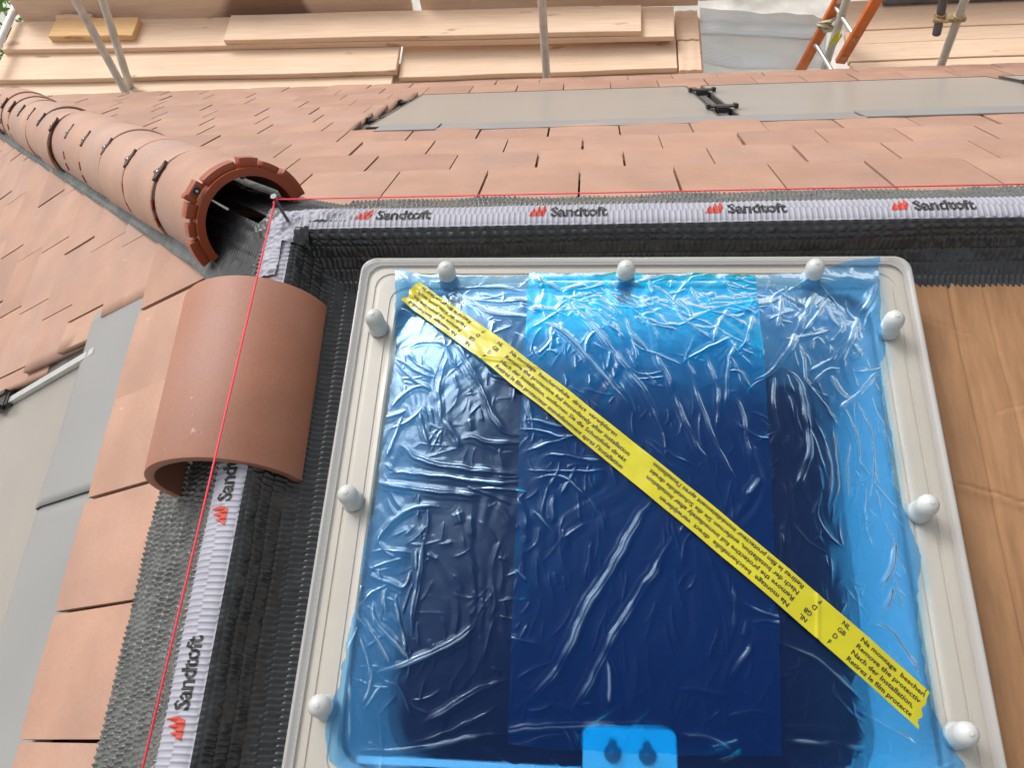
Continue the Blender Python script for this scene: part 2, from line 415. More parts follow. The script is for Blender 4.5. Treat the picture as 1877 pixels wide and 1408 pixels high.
for k, st in enumerate(rowL):
    if st > LEAVE+.02: break
    ph = phL.get(k, .06 if k % 2 == 0 else .19)
    lo = -1.3 if k == 0 else .125-.012*k+random.uniform(-.02, .02)
    i = math.floor((LY*st+.35-ph)/TW)
    while True:
        yc = ph+(i+.5)*TW
        if yc+TW/2 < lo+.03: break
        if k and yc-TW/2 < lo:
            mw = jit(Lp(yc, st-TLEN), aLm, dL, nL); put(cutat(random.choice(tL), mw, Lp(lo, st), Vector((-.04, -1, 0)).normalized()), mw, roofL, False); break
        put(random.choice(tL), jit(Lp(yc, st-TLEN), aLm, dL, nL), roofL, False); i -= 1

# ------------------------------------------------------------------ hip capping: half round tiles with plastic unions
def arc(r0, r1, a0, a1, s0, s1, n=18, base=None, org=None, D=HD, U=HU, Sd=HS, taper=0):
    """shell between radii r0<r1, angles from Sd toward U, between distances s0..s1 along D."""
    mb = MB(); v = []; f = []
    for s, q in ((s0, 0), (s1, taper)):
        for r in (r0+q, r1+q):
            for j in range(n+1):
                a = a0+(a1-a0)*j/n; v.append(org+D*s+Sd*(r*math.cos(a))+U*(r*math.sin(a)))
    k = n+1
    for j in range(n):
        f += [(k+j, 3*k+j, 3*k+j+1, k+j+1), (j, j+1, 2*k+j+1, 2*k+j), (j, k+j, k+j+1, j+1), (2*k+j, 2*k+j+1, 3*k+j+1, 3*k+j)]
    f += [(0, 2*k, 3*k, k), (n, k+n, 3*k+n, 2*k+n)]
    return mb.add(v, f)
PI = math.pi
hip0 = Vector((0, 0, Z0))-HU*.006
hc = empty('hip_capping', hip0+HD*.3, 'row of half-round terracotta hip tiles running away down the roof corner at upper left', 'hip tiles')
hs_ = [.300, .590, .870, 1.145, 1.41, 1.68, 1.945, 2.19, 2.43, 2.675, 2.92, 3.16, 3.42, 3.68]
for i in range(len(hs_)-1):
    a, b = hs_[i], hs_[i+1]
    o0 = hip0+HS*random.uniform(-.003, .003)+HU*random.uniform(-.002, .002)
    wob = (HS*random.uniform(-.004, .004)+HU*random.uniform(-.003, .003))
    D2 = (HD+wob).normalized()
    n = 26
    t = arc(.118, .131, -.03*PI, 1.03*PI, a+.004, b-.003, n, org=o0, D=D2)
    tm = t.me('hip_tile', smooth=True, bevel=.002, seg=1, auto=40)
    to = link('hip_tile', tm, M['clay_hip'], hc)
    # union under the far joint with its clip
    if i:
        un = arc(.1165, .1262, 0, PI, a-.010, a+.012, 20, org=o0, D=HD).obj('tile_union', M['clip_dark'], to, smooth=True, auto=40)
        ca = math.radians(112)
        p = o0+HD*a+(HS*math.cos(ca)+HU*math.sin(ca))*.129
        tt = (-HS*math.sin(ca)+HU*math.cos(ca)); nn = (HS*math.cos(ca)+HU*math.sin(ca))
        R = Matrix((HD, tt, nn)).transposed()
        mb = MB()
        # dark notch plate with two ears and a pale screw head
        sh = [(-.012, -.020), (.004, -.034), (.006, -.012), (.034, .004), (.014, .010), (.006, .026), (-.010, .016)]
        v = [p+R @ Vector((x, y, .0042)) for x, y in sh]+[p+R @ Vector((x, y, -.004)) for x, y in sh]; k = len(sh)
        mb.add(v, [tuple(range(k)), tuple(reversed(range(k, 2*k)))]+[(q, q+k, (q+1) % k+k, (q+1) % k) for q in range(k)])
        mb.obj('union_clip', M['clip_dark'], to)
        MB().lathe([(.0035, 0), (.0035, .003), (.001, .004)], p+nn*.0045, 8, R).obj('screw', M['alu'], to)
        for q in (150, 168):
            ca2 = math.radians(q+random.uniform(-4, 4)); nn2 = HS*math.cos(ca2)+HU*math.sin(ca2); t2 = -HS*math.sin(ca2)+HU*math.cos(ca2)
            R2 = Matrix((HD, t2, nn2)).transposed().to_4x4(); R2.translation = o0+HD*(a-.001)+nn2*.1305
            MB().box((0, 0, 0), (.012, .026, .004), R2).obj('union_tab', M['clay_plastic'], to)
# open end union, nearest the camera
uo = arc(.110, .121, -.04*PI, 1.04*PI, .262, .330, 30, org=hip0)
uo = uo.obj('tile_union', M['clay_plastic'], hc, smooth=True, auto=40)
rimr = arc(.108, .126, -.04*PI, 1.04*PI, .256, .263, 30, org=hip0).obj('union_rim', M['clay_plastic'], uo, smooth=True, auto=40)
segs = [(-7, 22), (27, 44), (49, 66), (71, 104), (127, 141), (146, 158), (163, 187)]
for i, (q0, q1) in enumerate(segs):
    m = arc(.121, .147 if i % 2 == 0 else .142, math.radians(q0), math.radians(q1), .268, .300, 6, org=hip0)
    m.obj('union_segment', M['clay_plastic'], uo, smooth=True, auto=30, bevel=.0015)
ca = math.radians(115)
nn = HS*math.cos(ca)+HU*math.sin(ca); tt = -HS*math.sin(ca)+HU*math.cos(ca)
R4 = Matrix((HD, tt, nn)).transposed().to_4x4(); R4.translation = hip0+HD*.282+nn*.143
MB().box((0, 0, 0), (.030, .040, .020), R4).box((-.004, .022, .0), (.022, .012, .03), R4).obj('union_clip', M['clay_plastic'], uo, bevel=.003)
R5 = R4.copy(); R5.translation = hip0+HD*.264+nn*.143
MB().lathe([(.009, 0), (.009, .003)], R5.translation, 12, Matrix((tt, nn, -HD)).transposed()).obj('clip_hole', M['black_plastic'], uo)
MB().lathe([(.0028, 0), (.0022, .005)], R5.translation-HD*.003, 8, Matrix((tt, nn, -HD)).transposed()).obj('screw', M['alu'], uo)
MB().tube([hip0+HD*.275+nn*.118, hip0+HD*.255+nn*.066], .0028, 8).obj('fixing_screw', M['alu'], uo)
# ------------------------------------------------------------------ ventilated ridge rolls (pleated, with a printed band)
PITCH = .0105
def resample(prof, step):
    P = np.array(prof, float)
    for _ in range(3):  # Chaikin smoothing keeps ends
        Q = [P[0]]
        for a, b in zip(P[:-1], P[1:]): Q += [a*.75+b*.25, a*.25+b*.75]
        Q.append(P[-1]); P = np.array(Q)
    L = np.r_[0, np.cumsum(np.hypot(*np.diff(P, axis=0).T))]
    s = np.arange(0, L[-1], step)
    return s, np.stack([np.interp(s, L, P[:, 0]), np.interp(s, L, P[:, 1])], 1), L[-1]
class Roll:
    """u along the ridge, s across from the outer hem to the inner hem."""
    def __init__(R, org, along, across, prof, seed):
        R.o = np.array(org, float); R.a = np.array(along, float); R.c = np.array(across, float); R.seed = seed
        R.s, R.P, R.L = resample(prof, .002)
        T = np.gradient(R.P, R.s, axis=0); T /= np.linalg.norm(T, axis=1)[:, None]
        R.N = np.stack([-T[:, 1], T[:, 0]], 1)
        R.s0 = R.s[np.argmin(np.abs(R.P[:, 0]))]            # arc length at the crown
    def disp(R, u, s):
        q = s-R.s0; cw = .026
        ci = np.floor(q/cw); fr = q/cw-ci
        j = vnoise(ci*7.3+.5, np.full_like(ci, R.seed+.5), 5)
        wrp = .22*vnoise(u*38, s*26, R.seed)+.10*vnoise(u*110, s*70, R.seed+3)
        tape = (q > -.052) & (q < .016); outer = q <= -.052; reg = q > .125
        irr = (~tape) & (~outer) & (~reg)
        knit = (q > .016) & (q < .045) & (R.seed == 2)
        ph = u/PITCH+(ci % 2)*.5+.12*j
        ph = ph+np.where(irr, wrp*1.1, np.where(outer, wrp*1.3, wrp*.25))
        # printed band: two half widths shifted by half a pleat
        pht = u/PITCH+np.where(q > -.016+.003*vnoise(u*60, q*0, R.seed), .5, 0)+wrp*.15
        f = ph-np.floor(ph)-.5; ft = pht-np.floor(pht)-.5
        f1 = f+.5; saw = np.where(f1 < .80, f1/.80, (1-f1)/.20)
        narrow = np.exp(-(ft/.15)**2); nr2 = np.exp(-(f/.17)**2)
        wave = .5+.5*np.cos(2*np.pi*f)
        edge = np.clip(np.minimum(fr, 1-fr)/.16, 0, 1)
        d = np.where(tape, .0021*narrow, np.where(knit, .0042*np.abs(np.cos(np.pi*u/.0215))**1.5*np.abs(np.cos(np.pi*(q-.017)/.014))**.8+.0012*vnoise(u*150, s*150, 14), np.where(outer, .0056*wave**1.4*(.25+.75*edge)*(.8+.4*vnoise(u*35, s*40, 13))+.0010*vnoise(u*160, s*120, 9),
            np.where(reg, .0042*saw*(.55+.45*edge), .0044*(.6*saw+.4*wave)*(.1+.9*edge)*(.75+.5*vnoise(u*45, s*45, 4))+.0011*vnoise(u*120, s*90, 8)))))
        return d+.004*vnoise(u*9, s*14, R.seed+20)*np.where(tape, .3, 1)
    def pt(R, u, s, ex=0):
        d = R.disp(u, s)+ex
        p = np.stack([np.interp(s, R.s, R.P[:, 0]), np.interp(s, R.s, R.P[:, 1])], -1)
        n = np.stack([np.interp(s, R.s, R.N[:, 0]), np.interp(s, R.s, R.N[:, 1])], -1)
        p = p+n*d[..., None]
        return R.o+R.a*u[..., None]+R.c*p[..., :1]+np.array([0, 0, 1.])*p[..., 1:]
    def build(R, parent, u0, u1, parts):
        us = np.arange(u0, u1, PITCH/7.)
        for name, mat, qa, qb in parts:
            ss = R.s[(R.s-R.s0 >= qa-.0011) & (R.s-R.s0 <= qb+.0011)]
            U, Q = np.meshgrid(us, ss, indexing='ij')
            o = link(name, gridmesh(name, R.pt(U, Q)), M[mat], parent)
            if name != 'printed_band': o['kind'] = 'stuff'
            else: R.band = o
def textmesh(s, size, font=None, bold=0, cuts=0, shear=0, spacing=1.0):
    c = bpy.data.curves.new('lettering', 'FONT'); c.body = s; c.size = size; c.resolution_u = 2; c.offset = bold; c.shear = shear; c.space_character = spacing
    o = bpy.data.objects.new('tmp', c); COL.objects.link(o)
    dg = bpy.context.evaluated_depsgraph_get(); m = bpy.data.meshes.new_from_object(o.evaluated_get(dg))
    bpy.data.objects.remove(o); bpy.data.curves.remove(c)
    b = bmesh.new(); b.from_mesh(m); bpy.data.meshes.remove(m)
    if cuts:
        xs = [v.co.x for v in b.verts]; x = min(xs)+cuts
        while x < max(xs):
            bmesh.ops.bisect_plane(b, geom=b.verts[:]+b.edges[:]+b.faces[:], plane_co=(x, 0, 0), plane_no=(1, 0, 0)); x += cuts
    return b
def finish(b, name, mat, parent, fn):
    m = bpy.data.meshes.new(name); b.to_mesh(m); b.free()
    co = np.empty(len(m.vertices)*3, np.float32); m.vertices.foreach_get('co', co); co = co.reshape(-1, 3)
    m.vertices.foreach_set('co', fn(co).astype(np.float32).ravel()); m.update()
    return link(name, m, mat, parent)
def brand(R, u, parent):
    """red flame mark and printed word along the band, letter tops toward the outer side."""
    def fn(co):
        return R.pt(u+co[:, 0].astype(float), R.s0-.017-co[:, 1].astype(float), .0007)
    b = textmesh('Sandtoft', .040, bold=.0012, cuts=.0013, spacing=.94)
    for yy in np.arange(-.008, .04, .004):
        bmesh.ops.bisect_plane(b, geom=b.verts[:]+b.edges[:]+b.faces[:], plane_co=(0, yy, 0), plane_no=(0, 1, 0))
    for v in b.verts: v.co.x = v.co.x*.86+.042; v.co.y -= .015
    finish(b, 'lettering', M['ink'], parent, fn)
    # flame: three leaning spikes
    b = bmesh.new()
    for i, (x, w, h) in enumerate(((0, .010, .024), (.010, .010, .033), (.020, .010, .040))):
        pr = [(x, -.014), (x+w*.9, -.014), (x+w*1.5, -.014+h*.4), (x+w*1.1, -.014+h)]
        for a, bb, c in ((0, 1, 3), (1, 2, 3)): b.faces.new([b.verts.new((*pr[k], 0)) for k in (a, bb, c)])
    xs = .0013
    while xs < .04:
        bmesh.ops.bisect_plane(b, geom=b.verts[:]+b.edges[:]+b.faces[:], plane_co=(xs, 0, 0), plane_no=(1, 0, 0)); xs += .0013
    for yy in np.arange(-.012, .03, .003):
        bmesh.ops.bisect_plane(b, geom=b.verts[:]+b.edges[:]+b.faces[:], plane_co=(0, yy, 0), plane_no=(0, 1, 0))
    finish(b, 'flame_mark', M['ink_red'], parent, fn)
def rollprof(t, out):
    z = lambda a: Z0-t*a+.018
    return [(-out, z(out)), (-out*.75, z(out*.75)+.002), (-.13, z(.13)+.006), (-.085, z(.085)+.012), (-.062, .018), (-.046, .040), (-.024, .056), (0, .0615), (.014, .060), (.026, .052), (.036, .028),
            (.048, .002), (.066, -.024), (.095, -.040), (.14, -.050), (.17, -.054), (.195, -.056)]
parts = [('outer_skirt', 'sky_lit_roll', -9, -.052), ('printed_band', 'tape_white', -.052, .016), ('inner_skirt', 'black_roll', .016, 9)]
rl = empty('ridge_roll', (0, -.5, .06), 'pleated black ridge roll with white printed band running towards the camera on the left', 'ridge roll')
RL = Roll((0, -1.35, 0), (0, 1, 0), (1, 0, 0), rollprof(TL, .262), 1)
RL.build(rl, 0, 1.335, parts)
for y in (-.945, -.617, -.29): brand(RL, y+1.35, RL.band)
rb = empty('ridge_roll', (1, 0, .06), 'pleated ridge roll with white printed band running right along the back of the rooflight', 'ridge roll')
RB = Roll((0.03, 0, 0), (1, 0, 0), (0, -1, 0), [(a if a < .1 else .1+(a-.1)*.45, z) for a, z in rollprof(TB, .262)], 2)
RB.build(rb, 0, 2.0, parts)
for x in (.136, .478, .812, 1.150, 1.49): brand(RB, x-.03, RB.band)
# bunched corner patch over the junction
xs = np.arange(-.20, .17, .0022); ys = np.arange(-.18, .17, .0022)
X, Y = np.meshgrid(xs, ys, indexing='ij')
base = np.minimum(np.minimum(-.035, Z0+.016-TB*Y), Z0+.016+TL*X)
dl = np.hypot(np.where(Y < 0, X, np.hypot(X, Y)), 0); db = np.where(X > 0, np.abs(Y), np.hypot(X, Y))
hd2 = np.array([HD.x, HD.y])/math.hypot(HD.x, HD.y); th_ = X*hd2[0]+Y*hd2[1]; dh = np.where(th_ > 0, np.abs(X*hd2[1]-Y*hd2[0]), np.hypot(X, Y))
def crown(d, top): return top-.016*(d/.04)**2-.05*np.clip((d-.036)/.03, 0, 3)
zz = np.maximum(base, np.maximum(crown(dl, .0635), crown(db, .0635)))
hz = -np.maximum(th_, 0)*math.tan(math.asin(-HD.z))
zz = np.maximum(zz, crown(dh, .045+hz)*1.0)
wv = .5+.5*np.sin(2*np.pi*((X+.9*Y*0)/PITCH+1.1*vnoise(X*30, Y*30, 3)+.5*(np.floor(Y/.02) % 2)))
wv2 = .5+.5*np.sin(2*np.pi*(Y/PITCH+1.1*vnoise(X*30, Y*30, 5)+.5*(np.floor(X/.02) % 2)))
m_ = np.clip(.5+(np.abs(Y)-np.abs(X))*8, 0, 1)
zz = zz+.003*(wv2*m_+wv*(1-m_))+.006*vnoise(X*40, Y*40, 11)+.003*vnoise(X*95, Y*95, 12)
P = np.stack([X, Y, zz], -1)
inn = (X > -.0) & (Y < .0)
rr = np.hypot(X, Y)
cell = lambda a: a[:-1, :-1]
bandz = ((Y < .045) & (Y > -.014) & (X > -.03)) | ((X > -.050) & (X < .018) & (Y < .03))
keep = (rr < .125+.02*vnoise(X*30, Y*30, 2)) & ~((X > .045) & (Y < -.0)) & ~((Y < -.05) & (X > .0))
link('corner_fold', gridmesh('corner_fold', P, keep=cell(keep & bandz)), M['tape_white'], rb)['kind'] = 'stuff'
link('corner_fold', gridmesh('corner_fold', P, keep=cell(keep & ~bandz & ~((X < -.02) | (Y > .02)))), M['black_roll'], rb)['kind'] = 'stuff'
link('corner_fold', gridmesh('corner_fold', P, keep=cell(keep & ~bandz & ((X < -.02) | (Y > .02)))), M['sky_lit_roll'], rb)['kind'] = 'stuff'
# roll under the hip tiles: ribbed hems showing on both sides
hr = empty('hip_roll', hip0+HD*.2, 'grey ribbed ventilation roll showing as a strip below the hip tiles', 'ridge roll')
for name, nrm, sg in (('left_hem', nL, -1), ('right_hem', nB, 1)):
    wdir = nrm.cross(HD).normalized()*1.0
    if wdir.dot(HS)*sg < 0: wdir = -wdir
    s = np.arange(.02, 3.9, .0026)
    a = np.concatenate([np.arange(.0, .140, .012), np.arange(.140, .157, .004)])
    Sg, Ag = np.meshgrid(s, a, indexing='ij')
    flare = .045*np.exp(-((Sg-.1)/.14)**2)
    Aa = Ag+np.where(Ag > .1, flare, 0)-.012*(Ag > .18)*0
    cc = np.floor(Ag/.022); f = Sg/.0125+.5*(cc % 2)+.3*vnoise(Sg*12, Ag*60, 6); f = f-np.floor(f)-.5
    h = .018+.0034*np.exp(-(f/.22)**2)+.002*vnoise(Sg*9, Ag*20, 7)+.012*np.clip((.14-Ag)/.1, 0, 1)
    Pp = np.array(Vector((0, 0, Z0)))+np.array(HD)*Sg[..., None]+np.array(wdir)*Aa[..., None]+np.array(nrm)*h[..., None]
    far = (a > .105)
    link('ribbed_hem', gridmesh('ribbed_hem', Pp[:, far]), M['sky_lit_roll'], hr)['kind'] = 'stuff'
    link('shaded_roll', gridmesh('shaded_roll', Pp[:, a < .118]), M['black_roll'], hr)['kind'] = 'stuff'  # inner part coloured black as painted shade under the hip tiles

# ------------------------------------------------------------------ loose ridge tile lying over the left roll
lt = MB()
org = Vector((-.066, 0, -.047)); Dy = Vector((.012, -1, -.012)).normalized(); Ux = Vector((-.17, 0, 1)).normalized(); Sx = Dy.cross(Ux).normalized()
Sx = -Sx if Sx.x < 0 else Sx
lt = arc(.131, .149, math.radians(3), math.radians(195), .150, .512, 40, org=org, D=Dy, U=Ux, Sd=Sx)
o = lt.obj('ridge_tile', M['clay_ridge'], bevel=.003, seg=2, auto=40)
tag(o, 'loose half-round terracotta ridge tile lying over the pleated roll beneath the red string', 'ridge tile')

# ------------------------------------------------------------------ string line and its nail
sl = MB().tube([(0.0, 0, .1305), (.9, .001, .1290), (2.2, 0, .1295)], .00125, 6).tube([(0, 0, .1300), (-.012, -.6, .1290), (-.025, -1.3, .13)], .0017, 6).tube([(-.006, -.004, .124), (.004, .003, .131), (.006, -.005, .134), (-.004, .005, .137), (.003, .006, .130)], .0016, 6)
tag(sl.obj('string_line', M['string'], smooth=True), 'taut red string line tied at the corner nail and stretched along both ridges', 'string')
nl = MB().tube([(0.004, 0, .056), (.001, .001, .10), (0, 0, .138)], .0032, 8).lathe([(.006, .138), (.006, .1405)], (0, 0, 0), 10)
tag(nl.obj('nail', M['nail'], smooth=True, auto=40), 'grey steel nail standing in the corner of the roll with red string tied on', 'nail')
# ------------------------------------------------------------------ rooflight
YR = -.0121; RO = np.array([.1651, -.0895]); RX = np.array([math.cos(YR), math.sin(YR)]); RY = np.array([-math.sin(YR), math.cos(YR)])
VL = .955
def UV(u, v, z):
    u = np.asarray(u, float); v = np.asarray(v, float); z = np.asarray(z, float)*np.ones_like(u)
    return np.stack([RO[0]+RX[0]*u-RY[0]*v, RO[1]+RX[1]*u-RY[1]*v, z], -1)
def rrect(u0, u1, v0, v1, r, n=8):
    out = []
    for cu, cv, a0 in ((u1-r, v1-r, 0), (u0+r, v1-r, 90), (u0+r, v0+r, 180), (u1-r, v0+r, 270)):
        for k in range(n+1):
            a = math.radians(a0+90*k/n); out.append((cu+r*math.cos(a), cv+r*math.sin(a)))
    return out
def ring(loops):
    """loops: list of (inset, z, r) relative to the outer frame -> lofted surface."""
    v = []; f = []
    for d, z, r in loops:
        q = rrect(d, 1-d, d, VL-d, r)
        v += [tuple(UV(a, b, z)) for a, b in q]; k = len(q)
    for i in range(len(loops)-1):
        for j in range(k): f.append((i*k+j, (i+1)*k+j, (i+1)*k+(j+1) % k, i*k+(j+1) % k))
    return MB().add(v, f)
base = tuple(UV(.5, VL/2, -.06))
rf = empty('rooflight', base, 'square flat-roof window with cream frame and clear dome under blue film', 'rooflight')
ring([(.009, -.06, .03), (.008, .046, .03), (.011, .052, .03), (.0285, .0520, .03), (.030, .0495, .03), (.033, .0495, .03), (.0345, .0522, .03), (.038, .0526, .03), (.040, .0526, .03), (.060, .0526, .03), (.0615, .0505, .03), (.064, .0505, .03), (.066, .0526, .03),
      (.073, .0526, .04), (.076, .049, .045), (.077, .03, .05)]).obj('frame', M['pvc'], rf, smooth=True, auto=35)
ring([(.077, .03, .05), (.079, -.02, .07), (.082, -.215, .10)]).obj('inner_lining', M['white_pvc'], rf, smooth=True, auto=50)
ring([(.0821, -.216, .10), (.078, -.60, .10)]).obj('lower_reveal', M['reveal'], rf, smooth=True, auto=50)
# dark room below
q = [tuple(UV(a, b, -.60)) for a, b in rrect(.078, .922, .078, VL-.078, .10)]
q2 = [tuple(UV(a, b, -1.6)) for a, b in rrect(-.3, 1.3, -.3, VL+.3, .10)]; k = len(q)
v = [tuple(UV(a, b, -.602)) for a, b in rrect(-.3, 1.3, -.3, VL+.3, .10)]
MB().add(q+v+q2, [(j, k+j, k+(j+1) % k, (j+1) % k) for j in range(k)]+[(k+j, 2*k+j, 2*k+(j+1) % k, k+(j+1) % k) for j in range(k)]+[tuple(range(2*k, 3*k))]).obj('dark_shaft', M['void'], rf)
# clear flange with a raised lip
ring([(.014, .0575, .028), (.060, .0575, .03)]).obj('glazing_flange', M['clear'], rf, smooth=True)
ring([(-.003, .044, .028), (-.003, .0560, .028), (-.001, .0605, .028), (.002, .0612, .028), (.005, .0585, .028), (.014, .0576, .028)]).obj('glazing_lip', M['rim'], rf, smooth=True)
def dome(u, v):
    a = np.abs(u-.5)/.43; b = np.abs(v-VL/2)/.415
    r = (a**5+b**5)**.2
    return np.where(r < 1, .066+.048*np.clip(1-r**3, 0, 1), .066)
uu = np.linspace(.068, .932, 120); vv = np.linspace(.055, VL-.055, 116); U, V = np.meshgrid(uu, vv, indexing='ij')
link('dome', gridmesh('dome', UV(U, V, dome(U, V)-.003)), M['clear'], rf)
for u, v in ((.167, .046), (.496, .046), (.826, .046), (.048, .153), (.048, .482), (.048, .800), (.942, .153), (.942, .477), (.942, .797), (.167, .909), (.496, .909), (.826, .909)):
    p = UV(u+random.uniform(-.002, .002), v+random.uniform(-.002, .002), .056)
    tl_ = Matrix.Rotation(random.uniform(-.05, .05), 3, 'X') @ Matrix.Rotation(random.uniform(-.05, .05), 3, 'Y')
    kb = MB().lathe([(.0185, 0), (.0185, .004), (.0165, .006), (.0160, .030), (.0165, .034), (.0160, .041), (.0138, .047), (.0095, .0515), (.0040, .0535), (.0036, .0545), (.0014, .0548)], p, 24, tl_)
    kb.obj('fixing_cap', M['knob'], rf, smooth=True, auto=45)
for ua, ub in ((.10, .428), (.568, .90)):
    v8 = [tuple(UV(a, b, z)) for z in (.026, .036) for a, b in ((ua, .862), (ub, .862), (ub, .872), (ua, .872))]
    MB().add(v8, [(3, 2, 1, 0), (4, 5, 6, 7), (0, 1, 5, 4), (1, 2, 6, 5), (2, 3, 7, 6), (3, 0, 4, 7)]).obj('seal_strip', M['white_pvc'], rf)
# bracket plate with two bolts at the near edge
pl = [tuple(UV(a, b, .018)) for a, b in rrect(.430, .566, .806, .90, .012)]; pl2 = [tuple(UV(a, b, .012)) for a, b in rrect(.430, .566, .806, .90, .012)]; k = len(pl)
bp_ = MB().add(pl+pl2, [tuple(range(k)), tuple(reversed(range(k, 2*k)))]+[(j, j+k, (j+1) % k+k, (j+1) % k) for j in range(k)]).obj('bracket_plate', M['white_pvc'], rf)
for a in (.4735, .5235):
    MB().lathe([(.0125, 0), (.0125, .0025), (.0085, .0025), (.0085, .008), (.004, .008), (.004, .013), (.003, .0135)], tuple(UV(a, .842, .0185)), 14).lathe([(.006, 0), (.006, .0008)], tuple(UV(a, .829, .0184)), 12).obj('bolt', M['steel'], bp_, smooth=True, auto=40)

